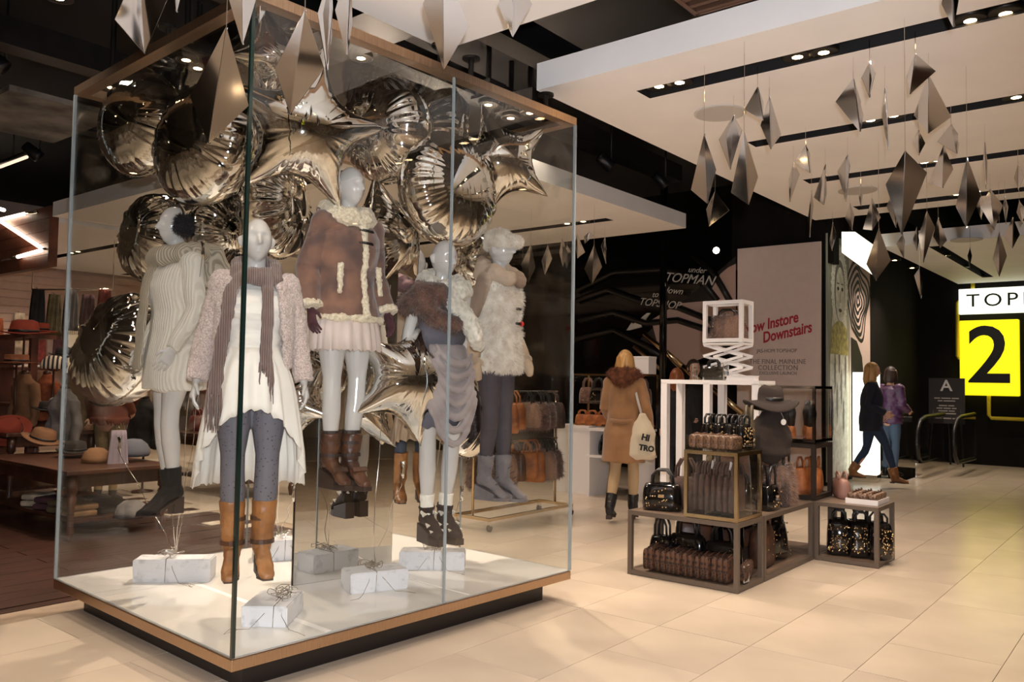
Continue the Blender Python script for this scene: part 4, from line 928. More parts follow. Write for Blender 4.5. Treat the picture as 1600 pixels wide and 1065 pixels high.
# --- 6: behind the gold star
o = mann(640, 782, 5.95, 10, 'mannequin half hidden behind the gold star in beige dress and mauve snood')
p = pose(.06); body(o, p, M['mann'], .009); [hand(o, p, s, M['mann']) for s in 'ab']
mb = MB(); mb.ell(ell2([(0,0,1.0,.165,.125),(0,0,1.09,.15,.115),(0,-.02,1.25,.168,.135),(0,-.01,1.34,.17,.115),(0,0,1.42,.14,.08)], .06), 32)
for s in 'ab': sleeve(mb, p, s, (.062, .055, .05, .048, .042), 1.0)
remesh(mb, 'beige_top', M['beigewool'], o, .01, 1, folds=((9, .01),))
skirt(o, ell2([(0,.0,1.05,.16,.12),(0,.01,.85,.215,.18),(0,.01,.62,.245,.21),(0,.01,.48,.255,.22)], .06), M['beigewool'], 'beige_skirt', 16, .05)
mb = MB(); ringscarf(mb, (0, -.01, 1.58), .10, .095, .05, 2, .2, 9); remesh(mb, 'mauve_snood', PM('mauve_wool', (112, 84, 86), .95, bump=1, bscale=60), o, .009, 1)
mb = MB()
for s in 'ab': limb(mb, p['h'+s], p['k'+s], p['a'+s] + EZ*.03, (.092, .08, .056, .056, .042), 16)
remesh(mb, 'blue_leggings', PM('slate_blue_cotton', (66, 70, 84), .8), o, .01, 1)
for s in 'ab': shoe(o, p, s, M['tanleather'], M['darksole'], heel=.06, shaft=.2, r=.062)
# ================================================================== merchandise
M['leopard'] = PM('brown_leopard_print', (84, 52, 32), .75, rgb2=(26, 17, 13), kind='VORONOI', scale=42, bump=.5, bscale=60, ramp=(.3, .55))
M['snake'] = PM('snake_print', (112, 82, 60), .4, rgb2=(34, 24, 20), kind='VORONOI', scale=60, bump=1, bscale=60, ramp=(.18, .5))
M['patent'] = PM('black_patent', (14, 12, 12), .10, coat=.6, bump=.5, bscale=18)
M['brownfab'] = PM('mocha_fabric', (84, 60, 50), .8, rgb2=(54, 38, 32), scale=16, bump=.5)
M['tanbag'] = PM('tan_suede_bag', (176, 104, 50), .6, rgb2=(126, 68, 30), scale=10, bump=.4)
M['furmix'] = PM('striped_faux_fur', (164, 126, 102), .95, rgb2=(66, 46, 36), scale=7, stretch=(1, 1, .35), sheen=.4)
M['frame'] = PM('taupe_metal_frame', (104, 90, 78), .45, metal=.3)
M['shelfwood'] = PM('taupe_shelf_board', (120, 98, 80), .5, rgb2=(96, 78, 64), scale=5, stretch=(1, 10, 1))
M['gold'] = PM('champagne_metal', (214, 188, 146), .2, metal=1.0)
M['whitelac'] = PM('white_lacquer', (232, 226, 222), .3)
M['card'] = PM('grey_card', (190, 182, 172), .7)
M['darkfelt'] = PM('dark_brown_felt', (48, 38, 32), .95, bump=.5, bscale=90)
def SP(r, l, z=0.0): return RL(r, l, z)
def bag(p, rz, w, d, h, mat, label, group=None, handles='pair', studs=None, clasp=None, furry=0, name='handbag', slump=.15, seed=1, flap=False, hl=.14):
    o = E_(name, p, rz, label, 'bag', group); rn = random.Random(seed); mb = MB(); n = 20; rr = []
    for i, (z, k) in enumerate([(0, .82), (.03, .97), (.25, 1.04), (.55, 1.0), (.8, .86), (.95, .66), (1.0, .5)]):
        row = []
        for j in range(n):
            a = 2 * math.pi * j / n; c, s = math.cos(a), math.sin(a); e = .55
            x = math.copysign(abs(c) ** e, c) * w / 2 * (1 - (1 - k) * .35); y = math.copysign(abs(s) ** e, s) * d / 2 * k
            q = 1 + slump * .35 * mnoise.noise(Vector((c * 1.7 + seed, s * 1.7, z * 2.5)))
            row.append((x * q, y * q, z * h * (1 - slump * .25 * (c * c) * (1 if i > 3 else 0)) ))
        rr.append(row)
    mb.rings(rr); b = mb.build('body', mat, o, True)
    if handles:
        hm = M['blackleather'] if furry or mat is M['patent'] else mat
        for s in ((-1, 1) if handles == 'pair' else (0,)):
            pts = [(-w * .27, s * d * .22, h * .86), (-w * .25, s * d * .24, h + hl * .55), (-w * .12, s * d * .25, h + hl), (w * .12, s * d * .25, h + hl), (w * .25, s * d * .24, h + hl * .55), (w * .27, s * d * .22, h * .86)]
            MB().tube(pts, .008 + w * .008, 7).build('handle', hm, o, True)
    if studs:
        sb = MB()
        for k in range(studs):
            x, z = rn.uniform(-.42, .42) * w, rn.uniform(.1, .85) * h; y = -d / 2 * (1.06 - .3 * max(0, z / h - .5)); sb.sphere((x, y, z), .007, 6, 4)
        sb.build('stud', M['gold'], o, True)['kind'] = 'stuff'
    if clasp: MB().box((0, -d * .5, h * .55), (w * .16, .016, h * .12)).build('clasp', M['gold'], o, bevel=.003)
    if flap: MB().box((0, -d * .30, h * .74), (w * .94, d * .42, h * .40)).build('flap', mat, o, bevel=.012)
    if furry: fur(b, furry, .05, mat, o, 'fur', .9, seed, .003)
    return o
def frame_box(name, r0, r1, l0, l1, z0, z1, tb, mat, label, cat, shelves=(), glass=False, top=None, smat=None):
    """square-tube frame; shelves are heights above z0"""
    o = E_(name, RL(r0, l0, z0), STORE_ROT, label, cat); w, d, h = r1 - r0, l1 - l0, z1 - z0
    for x in (tb/2, w - tb/2):
        for y in (tb/2, d - tb/2): MB().box((x, y, h/2), (tb, tb, h)).build('leg', mat, o)
    for z in (tb/2 + .005, h - tb/2):
        for y in (tb/2, d - tb/2): MB().box((w/2, y, z), (w - 2*tb, tb, tb)).build('rail', mat, o)
        for x in (tb/2, w - tb/2): MB().box((x, d/2, z), (tb, d - 2*tb, tb)).build('rail', mat, o)
    for z in shelves: MB().box((w/2, d/2, z), (w - .01, d - .01, .014)).build('shelf', smat or M['shelfwood'], o)
    if glass:
        g = MB()
        for (cx, cy, sx, sy) in ((w/2, .004, w - 2*tb, .004), (w/2, d - .004, w - 2*tb, .004), (.004, d/2, .004, d - 2*tb), (w - .004, d/2, .004, d - 2*tb)): MB().box((cx, cy, h/2), (sx, sy, h - 2*tb)).build('glass_pane', M['clear'], o)
        MB().box((w/2, d/2, h + .004), (w, d, .008)).build('glass_top', M['clear'], o)
    return o
HT = .49
frame_box('display_table', 5.60, 6.06, 2.45, 3.35, 0, HT, .034, M['frame'], 'low taupe framed table nearest the camera holding leopard clutch bags', 'table', (.03, HT - .008))
frame_box('display_table', 6.08, 7.14, 2.45, 3.35, 0, HT, .034, M['frame'], 'low taupe framed table behind the leopard clutch one', 'table', (.03, HT - .008))
frame_box('display_table', 7.15, 7.64, 1.93, 2.445, 0, HT, .034, M['frame'], 'small taupe framed table at right with rolled purses in a white tray', 'table', (.03, HT - .008))
frame_box('display_table', 7.18, 7.64, 2.45, 2.93, 0, HT, .034, M['frame'], 'low taupe table carrying the dark two-tier cabinet', 'table', (.03, HT - .008))
# leopard clutches filed upright on the bottom shelf
rn = random.Random(5)
c0 = None
def clutch(p, rz, sc, mat, label, group):
    o = E_('clutch_bag', p, rz, label, 'bag', group); mb = MB()
    rr = []
    for x, k in ((-.5, .7), (-.47, .95), (0, 1.05), (.47, .95), (.5, .7)):
        rr.append([(x * sc[0], sc[1]/2 * k * math.copysign(abs(math.cos(a)) ** .6, math.cos(a)), sc[2]/2 + sc[2]/2 * k * math.copysign(abs(math.sin(a)) ** .6, math.sin(a))) for a in [2*math.pi*j/14 for j in range(14)]])
    mb.rings(rr); mb.build('body', mat, o, True); MB().box((0, -sc[1] * .40, sc[2] * .72), (sc[0] * .8, sc[1] * .25, sc[2] * .36)).build('flap', mat, o, bevel=.012)
    MB().tube([(-sc[0]*.3, 0, sc[2]*1.0), (0, 0, sc[2]*1.08), (sc[0]*.3, 0, sc[2]*1.0)], .006, 6).build('wrist_strap', mat, o, True); return o
for k in range(15):
    q = SP(5.74, 2.56 + k * .046, .05); lb = ('rightmost' if k == 0 else 'leftmost' if k == 14 else ['', 'second', 'third', 'fourth', 'fifth', 'sixth', 'seventh', 'eighth', 'ninth', 'tenth', 'eleventh', 'twelfth', 'thirteenth', 'fourteenth'][k] + ' from the right')
    clutch(q, STORE_ROT + rn.uniform(-.1, .1), (.24, .042, .17 + rn.uniform(-.012, .012)), M['leopard'], f'brown leopard clutch filed on the lowest table shelf, {lb}', 'leopard clutches on the bottom shelf')
clutch(SP(5.86, 2.50, .05), STORE_ROT + .2, (.26, .06, .13), M['leopard'], 'brown leopard clutch lying by the price card', None); 
t_ = E_('price_card', SP(5.66, 2.475, .05), STORE_ROT, 'grey price card standing by the leopard clutches', 'sign'); MB().box((.12, -.01, .06), (.09, .006, .12)).build('card', M['card'], t_); MB().box((.12, 0, .006), (.09, .04, .01)).build('stand', M['clear'], t_)
for k, (r, l, w, h) in enumerate([(5.95, 2.72, .30, .24), (5.96, 3.02, .30, .26), (5.95, 3.24, .2, .22)]):
    bag(SP(r, l, .045), STORE_ROT - 1.57, w, .13, h, M['patent'], f'black bag in shade behind the leopard clutches, {["near","middle","far left"][k]} one', 'black bags behind the clutches', studs=14, seed=k)
bag(SP(5.80, 3.16, HT), STORE_ROT - 1.2, .30, .17, .21, M['patent'], 'glossy black patent bag with chain on the near table top', clasp=1, studs=24, seed=7, hl=.10)
bag(SP(5.98, 3.05, HT), STORE_ROT - 1.4, .28, .15, .25, M['brownfab'], 'mocha soft bag behind the black patent bag', seed=9)
# champagne framed glass box with bags filed in it
frame_box('glass_display_box', 5.61, 6.05, 2.46, 2.88, HT, .985, .026, M['gold'], 'champagne framed glass box full of mocha bags on the near table', 'display box', (.02,), glass=True, smat=M['mirror'])
for k in range(7):
    q = SP(5.76, 2.53 + k * .047, HT + .06); nm = ['rightmost', 'second from the right', 'third from the right', 'middle', 'third from the left', 'second from the left', 'leftmost'][k]
    b = bag(q, STORE_ROT, .25, .042, .27, M['brownfab'], f'mocha fabric bag filed in the champagne glass box, {nm}', 'mocha bags in the glass box', handles='pair', seed=k + 20, hl=.07)
    if k in (1, 4): MB().box((-.05, -.02, .33), (.03, .004, .06), Matrix.Rotation(.3, 3, 'Y')).build('paper_tag', M['whitelac'], b)
for k in range(3): bag(SP(5.95, 2.56 + k * .12, HT + .06), STORE_ROT - 1.57, .11, .09, .2, M['patent'], f'small black bag at the back of the champagne glass box, {["right","middle","left"][k]}', 'black bags in the glass box', seed=k+40, hl=.05)
tr = E_('acrylic_tray', SP(5.62, 2.47, .997), STORE_ROT, 'clear acrylic tray of snake print bags on the champagne box', 'tray')
for (cx, cy, sx, sy) in ((.21, .003, .42, .005), (.21, .397, .42, .005), (.003, .2, .005, .39), (.417, .2, .005, .39)): MB().box((cx, cy, .05), (sx, sy, .1)).build('side_wall', M['clear'], tr)
MB().box((.21, .2, .002), (.42, .4, .004)).build('base', M['clear'], tr)
for k in range(6): clutch(SP(5.68, 2.52 + k * .058, 1.003), STORE_ROT - .25, (.13, .06, .10), M['snake'], f'snake print purse in the clear tray, {["rightmost","second from the right","third from the right","third from the left","second from the left","leftmost"][k]}', 'snake print purses in the tray')
for k in range(4): bag(SP(5.88, 2.53 + k * .09, 1.003), STORE_ROT - .2, .16, .085, .18, M['patent'], f'black gold-studded bag behind the snake purses, {["rightmost","second from the right","second from the left","leftmost"][k]}', 'studded bags in the tray', studs=40, seed=k+50, hl=.06)
bag(SP(6.0, 2.54, 1.003), STORE_ROT + .3, .2, .08, .22, PM('olive_brown_leather', (84, 74, 56), .5), 'olive brown bag with hooped handle at the tray corner', seed=60, hl=.09)
# middle table: fur bag, small black bag, lower shelf
b = bag(SP(6.78, 2.60, HT), STORE_ROT + .15, .40, .2, .34, M['furmix'], 'big striped faux fur bag on the middle table', furry=5000, seed=3, hl=.1)
bag(SP(6.42, 2.56, HT), STORE_ROT, .24, .15, .2, M['patent'], 'small black patent bag beside the faux fur bag', clasp=1, studs=10, seed=4)
bag(SP(6.45, 2.62, .045), STORE_ROT + .1, .30, .16, .32, M['brownleather'], 'rounded brown leather bag on the lower middle shelf', studs=8, seed=5, hl=.04)
for k, r in enumerate((6.75, 6.98)): bag(SP(r, 2.66 + .1 * k, .045), STORE_ROT - .3, .28, .18, .30, M['patent'], f'black bag on the lower middle shelf, {["nearer","farther"][k]} one', 'black bags on the middle shelf', studs=16, seed=k+70)
for k in range(4): bag(SP(6.5 + .12 * k, 3.05 - .02 * k, HT), STORE_ROT - 1.3, .24, .12, .3 + .05 * (k % 2), [M['brownfab'], M['brownfur'], M['tanbag'], M['furmix']][k], ['mocha bag deep on the middle table', 'dark brown furry bag deep on the middle table', 'tan suede bag deep on the middle table', 'striped fur bag deep on the middle table'][k], 'bags deep on the middle table', seed=k+80)
for k in range(6): bag(SP(6.3 + .16 * k, 2.85 + .03 * (k % 2), HT), STORE_ROT - .8, .30, .14, .36 + .1 * (k % 3), [M['darkfelt'], M['brownfur'], M['patent'], M['brownfab'], M['brownleather'], M['brownfur']][k], ['dark felt tote', 'dark brown furry tote', 'black patent tote', 'mocha soft tote', 'brown leather tote', 'brown furry hobo bag'][k] + ' crowded at the back of the middle table', 'totes crowded on the middle table', seed=k+500, studs=12 if k == 2 else None)
for k in range(5): bag(SP(6.22 + .2 * k, 3.1, .045), STORE_ROT - .9, .3, .18, .33, M['patent'] if k % 2 else M['brownleather'], f'{"black patent" if k % 2 else "dark brown leather"} bag at the back of the middle shelf, {["first","second","third","fourth","fifth"][k]} along', 'bags at the back of the middle shelf', seed=k+520)
# dark cabinet with glass box above
frame_box('open_cabinet', 7.18, 7.64, 2.45, 2.93, HT, .97, .036, PM('dark_bronze_frame', (58, 48, 42), .4, metal=.5), 'dark framed open cabinet with tan and fur bags, under the chrome glass box', 'cabinet', (.02, .47))
for k, (r, l, m_, w) in enumerate([(7.32, 2.6, 'tanbag', .26), (7.5, 2.56, 'tanbag', .22), (7.34, 2.86, 'brownfur', .24)]):
    bag(SP(r, l, HT + .03), STORE_ROT + .2 * k, w, .13, .24 + .04 * (k == 2), M[m_], ['tan suede bag at the front of the dark cabinet', 'orange tan bag at the side of the dark cabinet', 'dark furry bag at the left in the dark cabinet'][k], 'bags in the dark cabinet', seed=k+90, hl=.08)
bag(SP(7.6, 2.36, HT), STORE_ROT + .5, .30, .12, .17, PM('dusky_pink_leather', (150, 110, 96), .5), 'dusky pink slouchy bag leaning beside the dark cabinet', seed=99, hl=.05)
frame_box('glass_display_box', 7.18, 7.64, 2.45, 2.93, .98, 1.47, .024, M['chrome'], 'chrome framed glass box of tasselled black bags over the dark cabinet', 'display box', (.02,), glass=True, smat=M['mirror'])
for k in range(7):
    r, l = 7.26 + .13 * (k % 3), 2.51 + .06 * k; nm = ['first', 'second', 'third', 'fourth', 'fifth', 'sixth', 'seventh'][k]
    o = E_('tassel_bag', SP(r, l, 1.012), STORE_ROT, f'black tasselled bag with tan base in the chrome box, {nm} from the right', 'bag', 'tasselled bags in the chrome box')
    MB().ell([(0, 0, 0, .05, .04), (0, 0, .03, .058, .046), (0, 0, .09, .052, .04), (0, 0, .11, .03, .03)], 14).build('tan_base', M['tanbag'], o, True)
    q = MB(); rq = random.Random(k)
    for i in range(16): a = rq.random() * 6.28; q.tube([(.025 * math.cos(a), .02 * math.sin(a), .1), (.035 * math.cos(a), .03 * math.sin(a), .22), (.02 * math.cos(a), .02 * math.sin(a), .31 + rq.uniform(-.02, .02))], [.013, .016, .005], 6)
    q.build('tassel', M['blackleather'], o, True)
# felt hat on a dark stand
h = E_('felt_hat', SP(6.62, 2.62, 1.30), .3, 'dark brown wide-brimmed felt hat displayed left of the chrome box', 'hat')
hb = MB(); rr = []
for R_, z in [(.215, .0), (.21, .012), (.15, .03), (.1, .04), (.098, .09), (.09, .14), (.06, .165), (.01, .155)]:
    rr.append([(R_ * 1.05 * math.cos(a), R_ * math.sin(a), z + (.045 * math.cos(2*a + .6) * (R_ / .215) ** 3 if R_ > .12 else .012 * math.cos(2 * a))) for a in [2*math.pi*j/36 for j in range(36)]])
hb.rings(rr, cap=True).build('felt', M['darkfelt'], h, True); MB().lathe([(.101, .045), (.103, .05), (.102, .075), (.099, .075)], 30).build('hat_band', M['blackleather'], h, True)
MB().tube([(.0, -.1, .0), (.0, -.17, -.08), (.0, -.172, -.10)], .002, 4).build('tag_string', M['card'], h); MB().lathe([(.0, -.002), (.024, -.002), (.024, .002), (0, .002)], 16, (0, -.174, -.12), M=Matrix.Rotation(1.57, 3, 'X')).build('price_tag', M['whitelac'], h)
s_ = E_('hat_stand', SP(6.62, 2.62, HT), 0, 'black bust stand draped in dark cloth under the felt hat', 'stand')
MB().lathe([(.10, 0), (.10, .012), (.014, .02), (.014, .5)], 20).build('pole', M['blackleather'], s_, True); mb = MB(); mb.ell([(0, 0, .36, .06, .06), (0, 0, .42, .15, .11), (0, 0, .6, .17, .12), (0, 0, .72, .12, .09), (0, 0, .79, .06, .06), (0, 0, .815, .03, .03)], 20); remesh(mb, 'draped_bust', M['darkfelt'], s_, .012, 1, folds=((9, .025),))
# small table at the right: black bags and the white tray of rolled purses
for k, (r, l) in enumerate([(7.34, 2.30), (7.36, 2.13), (7.38, 1.99)]): bag(SP(r, l, .045), STORE_ROT - 1.3 + .2 * k, .2, .2, .30, M['patent'], f'black glittering bag on the lowest shelf of the small right table, {["left","middle","right"][k]}', 'black bags under the small table', studs=70, seed=k+110, hl=.07)
for k in range(2): bag(SP(7.54, 2.08 + .2 * k, .045), STORE_ROT - 1.5, .2, .15, .27, M['patent'], f'black bag at the back of the small right table, {["right","left"][k]}', 'black bags under the small table', studs=20, seed=k+115)
wt = E_('white_tray', SP(7.42, 2.09, HT), STORE_ROT, 'flat white tray of rolled purses on the small right table', 'tray'); MB().box((0, 0, .01), (.34, .26, .02)).build('base', M['whitelac'], wt)
for (cx, cy, sx, sy) in ((0, .127, .34, .008), (0, -.127, .34, .008), (.167, 0, .008, .25), (-.167, 0, .008, .25)): MB().box((cx, cy, .026), (sx, sy, .036)).build('rim', M['whitelac'], wt)
k = 0
for i in range(4):
    for j in range(3):
        k += 1; q = SP(7.30 + .075 * i, 2.01 + .08 * j, HT + .022); o = E_('rolled_purse', q, STORE_ROT, f'snake print rolled purse in the white tray, {["first","second","third","fourth"][i]} row back, {["right","middle","left"][j]}', 'purse', 'rolled purses in the white tray')
        MB().lathe([(.006, -.04), (.03, -.04), (.034, -.02), (.034, .02), (.03, .04), (.006, .04)], 14, (0, 0, .036), M=Matrix.Rotation(1.57, 3, 'X')).build('roll', M['snake'], o, True); MB().tube([(-.02, 0, .068), (0, .0, .085), (.02, 0, .068)], .006, 6).build('loop', M['brownleather'], o, True)
# white frame on the middle table, with boxes and the scissor lift on it
g = E_('white_riser', SP(7.2, 2.96, 0), STORE_ROT, 'tall white square-tube stand behind the low tables', 'stand'); GT = 1.51
for x, y in ((.033, .033), (.033, .51), (.033, .957), (.35, .51), (.35, .957)): MB().box((x, y, (GT - .03) / 2), (.066, .066, GT - .03)).build('post', M['whitelac'], g)
MB().box((.195, .495, GT - .02), (.39, .99, .04)).build('top_board', M['whitelac'], g)
TZ = GT
ab = E_('acrylic_box', SP(7.255, 3.46, TZ), STORE_ROT, 'clear acrylic box with a black bag on the tall white stand', 'display box'); w_, d_, h_ = .1, .32, .15
for (cx, cy, sx, sy) in ((0, d_/2, w_, .005), (0, -d_/2, w_, .005), (w_/2, 0, .005, d_), (-w_/2, 0, .005, d_)): MB().box((cx, cy, h_/2), (sx, sy, h_)).build('side_wall', M['clear'], ab)
for x in (-1, 1):
    for y in (-1, 1): MB().box((x * w_/2, y * d_/2, h_/2), (.008, .008, h_)).build('edge', M['chrome'], ab)
bag(SP(7.255, 3.42, TZ), STORE_ROT - 1.57, .2, .08, .13, M['patent'], 'small black bag in the acrylic box on the white stand', seed=130, hl=.06)
wb = E_('white_box', SP(7.26, 3.14, TZ), STORE_ROT, 'low white riser box on the right end of the white stand', 'box'); MB().box((0, 0, .018), (.1, .27, .036)).build('body', M['whitelac'], wb, bevel=.003); MB().box((0, 0, .04), (.106, .276, .008)).build('lid', M['whitelac'], wb)
sl = E_('scissor_lift', SP(7.43, 3.36, TZ), STORE_ROT, 'white scissor lattice riser holding up the cube display', 'riser'); MB().box((0, 0, .008), (.25, .40, .016)).build('base_plate', M['whitelac'], sl)
for x in (-.11, .11):
    for k in range(3):
        z = .016 + .105 * k
        for s in (-1, 1): MB().box((x + s * .006, 0, z + .055), (.01, .41, .024), Matrix.Rotation(s * .262, 3, 'X')).build('slat', M['whitelac'], sl)
MB().box((0, 0, .345), (.25, .40, .016)).build('top_plate', M['whitelac'], sl)
frame_box('cube_display', 7.30, 7.56, 3.16, 3.56, TZ + .355, TZ + .755, .036, M['whitelac'], 'white open cube frame with a brown fur bag on the scissor riser', 'display box', (.018,), smat=M['whitelac'])
bag(SP(7.43, 3.36, TZ + .385), STORE_ROT - 1.5, .30, .17, .24, M['furmix'], 'brown faux fur bag inside the white cube frame', furry=2600, studs=10, seed=140, hl=.05)
# rolling rack of bags behind the glass case
rk = E_('rolling_rack', SP(6.15, 5.46, 0), STORE_ROT, 'two-tier chrome rolling rack full of brown bags behind the glass case', 'rack')
L0 = 1.42
for y in (-.22, .22): MB().box((L0/2, y, .12), (L0, .03, .03)).build('base_rail', M['gold'], rk)
for x in (.02, L0 - .02):
    MB().box((x, 0, .12), (.03, .44, .03)).build('base_rail', M['gold'], rk); MB().tube([(x, 0, .13), (x, 0, 1.36)], .014, 8).build('upright', M['gold'], rk, True)
    for y in (-.22, .22):
        c = MB().lathe([(.0, -.012), (.035, -.012), (.035, .012), (.0, .012)], 16, (x, y, .04), M=Matrix.Rotation(1.57, 3, 'X')).build('caster', M['darksole'], rk, True); MB().box((x, y, .085), (.03, .04, .05)).build('fork', M['chrome'], c)
for z in (1.36, .84): MB().tube([(0, 0, z), (L0, 0, z)], .012, 8).build('hanging_rail', M['gold'], rk, True)
rn = random.Random(8); cols = ['furmix', 'tanbag', 'brownfur', 'brownleather', 'furmix', 'brownfab', 'tanbag', 'brownfur']
cn = {'furmix': 'striped faux fur', 'tanbag': 'rust tan', 'brownfur': 'dark brown furry', 'brownleather': 'dark brown leather', 'brownfab': 'mocha fabric'}
od = ['first', 'second', 'third', 'fourth', 'fifth', 'sixth', 'seventh', 'eighth', 'ninth']
for t_, z in enumerate((1.36, .84)):
    for k in range(8):
        m_ = cols[(k * 3 + t_ * 2) % 8]; h = rn.uniform(.26, .34); r = 6.26 + k * .165
        bag(SP(r, 5.44 + rn.uniform(-.03, .03), z - h - .115), STORE_ROT - 1.25 + rn.uniform(-.3, .3), rn.uniform(.3, .38), .13, h, M[m_], f'{cn[m_]} bag on the {["upper","lower"][t_]} rail of the rolling rack, {od[k]} from near', 'bags on the rolling rack', seed=k + t_ * 10 + 200, hl=.115, furry=1500 if m_ in ('furmix', 'brownfur') else 0)
# white counters behind the woman in the tan coat
c1 = E_('white_counter', SP(9.1, 6.05, 0), STORE_ROT, 'white lacquered counter block beside the right glass edge', 'counter'); MB().box((.3, .28, .43), (.6, .56, .86)).build('carcass', M['whitelac'], c1); MB().box((.3, .28, .875), (.62, .58, .03)).build('top', M['whitelac'], c1); MB().box((.3, -.002, .6), (.02, .008, .16)).build('handle', M['chrome'], c1)
c2 = E_('white_shelf_unit', SP(8.95, 5.30, 0), STORE_ROT, 'low white open shelf unit behind the woman in the tan coat', 'shelf')
for z in (.52, .86): MB().box((.3, .34, z), (.6, .70, .03)).build('shelf', M['whitelac'], c2)
for y in (.02, .66): MB().box((.3, y, .43), (.56, .03, .86)).build('side_panel', M['whitelac'], c2)
fr_ = frame_box('bag_stand', 9.2, 9.6, 5.3, 6.4, .89, 1.58, .022, M['gold'], 'thin champagne frame hung with dark bags above the white counter', 'display frame', ())
for k in range(6): bag(SP(9.4, 5.42 + k * .17, 1.18), STORE_ROT - 1.4, .24, .1, .22, M[['brownfur', 'patent', 'brownfur', 'brownleather', 'patent', 'brownfur'][k]], f'dark bag hanging in the champagne frame, {od[k]} from the right', 'bags in the champagne frame', studs=10, seed=k+300, hl=.12)
for k in range(6): bag(SP(9.25, 5.45 + k * .16, .89), STORE_ROT - 1.4, .2, .1, .15, M['tanbag'], f'rust tan bag standing on the white counter, {od[k]} from the right', 'tan bags on the white counter', seed=k+320, hl=.05)
for k in range(3): bag(SP(9.15, 5.42 + k * .2, .535), STORE_ROT - 1.4, .18, .12, .2, M['patent'], f'black bag on the white shelf unit, {["right","middle","left"][k]}', 'black bags on the white shelf unit', seed=k+330, hl=.06)
wbx = E_('white_carton', SP(9.4, 5.45, 1.585), STORE_ROT, 'plain white box on top of the champagne frame', 'box'); MB().box((0, 0, .11), (.2, .34, .22)).build('body', M['whitelac'], wbx, bevel=.004); MB().box((0, 0, .212), (.206, .346, .03)).build('lid', M['whitelac'], wbx, bevel=.003)
# ================================================================== people
M['skin'] = PM('skin', (214, 164, 136), .5)
def hair(mb, hz, long=.0, seed=1, back=True, hy=0, w=1.0):
    """cap of hair with lengths of strands"""
    rn = random.Random(seed); c = Vector((0, -.012, 1.652 + hz)); Q = rotz(hy); 
    rr = []
    for i in range(14):
        al = -.55 + (math.pi / 2 + .55) * i / 13; ca = max(math.cos(al), .02); row = []
        for j in range(30):
            b = 2 * math.pi * j / 30; x, y, z = ca * math.cos(b), ca * math.sin(b), math.sin(al)
            k = 1.0 if (y > -.35 or z > .45) else .80
            row.append(c + Q @ Vector((x * .088 * k * w, y * .108 * k + .006, z * .118)))
        rr.append(row)
    mb.rings(rr)
    if long:
        for k in range(46):
            a = math.pi * (-.12 + 1.24 * k / 45) if back else 0; x, y = .083 * w * math.cos(a), .10 * math.sin(a); r = rn.uniform(.9, 1.12)
            mb.tube([c + Q @ Vector((x * .9, y * .9, .04)), c + Q @ Vector((x * r, y * r, -.07)), c + Q @ Vector((x * r * 1.02, y * r * 1.05, -.07 - long * .5)), c + Q @ Vector((x * .9, y * r, -.08 - long * rn.uniform(.8, 1.05)))], [.018, .02, .018, .006], 6)
M['blonde'] = PM('blonde_hair', (206, 160, 96), .5, rgb2=(164, 118, 66), scale=3, stretch=(14, 14, 1), bump=.3)
M['auburn'] = PM('auburn_hair', (150, 84, 40), .5, rgb2=(104, 56, 26), scale=3, stretch=(14, 14, 1), bump=.3)
M['darkhair'] = PM('dark_hair', (46, 30, 24), .5, bump=.6)
def eyes(o, p):
    Q = rotz(p['hy']); c = Vector((0, -.022, 1.633 + p['hz'])); e = MB(); 
    for s in (-1, 1): e.sphere(c + Q @ Vector((s * .03, -.072, .012)), (.012, .008, .007), 10, 8)
    e.build('eyes', PM('dark_eye', (40, 28, 24), .2), o, True)
def person(px, py, Y, yaw, label, **k):
    return at(px, py, Y, yaw, 'person', label, 'person')
# woman in the tan coat, walking away
o = person(974, 811, 8.83, 168, 'woman with blonde hair in tan coat with brown fur collar, walking away')
p = pose(.03, ha=(-.08, 0, .885), hb=(.08, .0, .885), ka=(-.085, -.09, .50), kb=(.09, .0, .48), aa=(-.08, -.10, .09), ab=(.11, .17, .115), ea=(-.235, .03, 1.15), wa=(-.26, -.04, .93), eb=(.215, .02, 1.14), wb=(.16, -.18, 1.0), hy=.25)
body(o, p, M['skin'], .008); [hand(o, p, s, M['blackleather'], name='gloved_hand') for s in 'ab']; eyes(o, p)
mb = MB(); mb.ell(ell2([(0,.01,.58,.235,.19),(0,.01,.7,.228,.185),(0,.01,.88,.215,.175),(0,.0,1.03,.188,.15),(0,-.0,1.12,.182,.145),(0,-.01,1.26,.19,.155),(0,-.005,1.36,.192,.135),(0,.0,1.42,.165,.10),(0,.0,1.47,.10,.08)], .03), 36)
for s in 'ab': sleeve(mb, p, s, (.075, .068, .062, .06, .056), 1.0)
M['camel'] = PM('camel_wool', (156, 112, 70), .85, rgb2=(136, 96, 60), scale=5, bump=.4, bscale=60, sheen=.3)
remesh(mb, 'coat', M['camel'], o, .010, 2, folds=((5, .014), (13, .005)), stretch=(1, 1, .5))
MB().tube([(-.12, .155, 1.05), (0, .178, 1.035), (.12, .155, 1.05)], [.018, .022, .018], 8, sq=(1, .5)).build('back_belt', M['camel'], o, True)
mb = MB(); ringscarf(mb, (0, .01, 1.52), .125, .115, .06, 1, .1, 3); mb.tube([(-.08, .10, 1.5), (.0, .15, 1.46), (.08, .10, 1.5)], .07, 10); fc = remesh(mb, 'fur_collar', PM('russet_fur', (122, 70, 40), .95, rgb2=(76, 40, 22), scale=20), o, .012, 1); fur(fc, 3500, .035, fc.data.materials[0], o, 'collar_fur', .4)
mb = MB(); hair(mb, .03, .17, 3, hy=.25); remesh(mb, 'hair', M['blonde'], o, .008, 1)
mb = MB()
for s in 'ab': limb(mb, p['h'+s], p['k'+s], p['a'+s] + EZ*.03, (.094, .082, .06, .06, .044), 14)
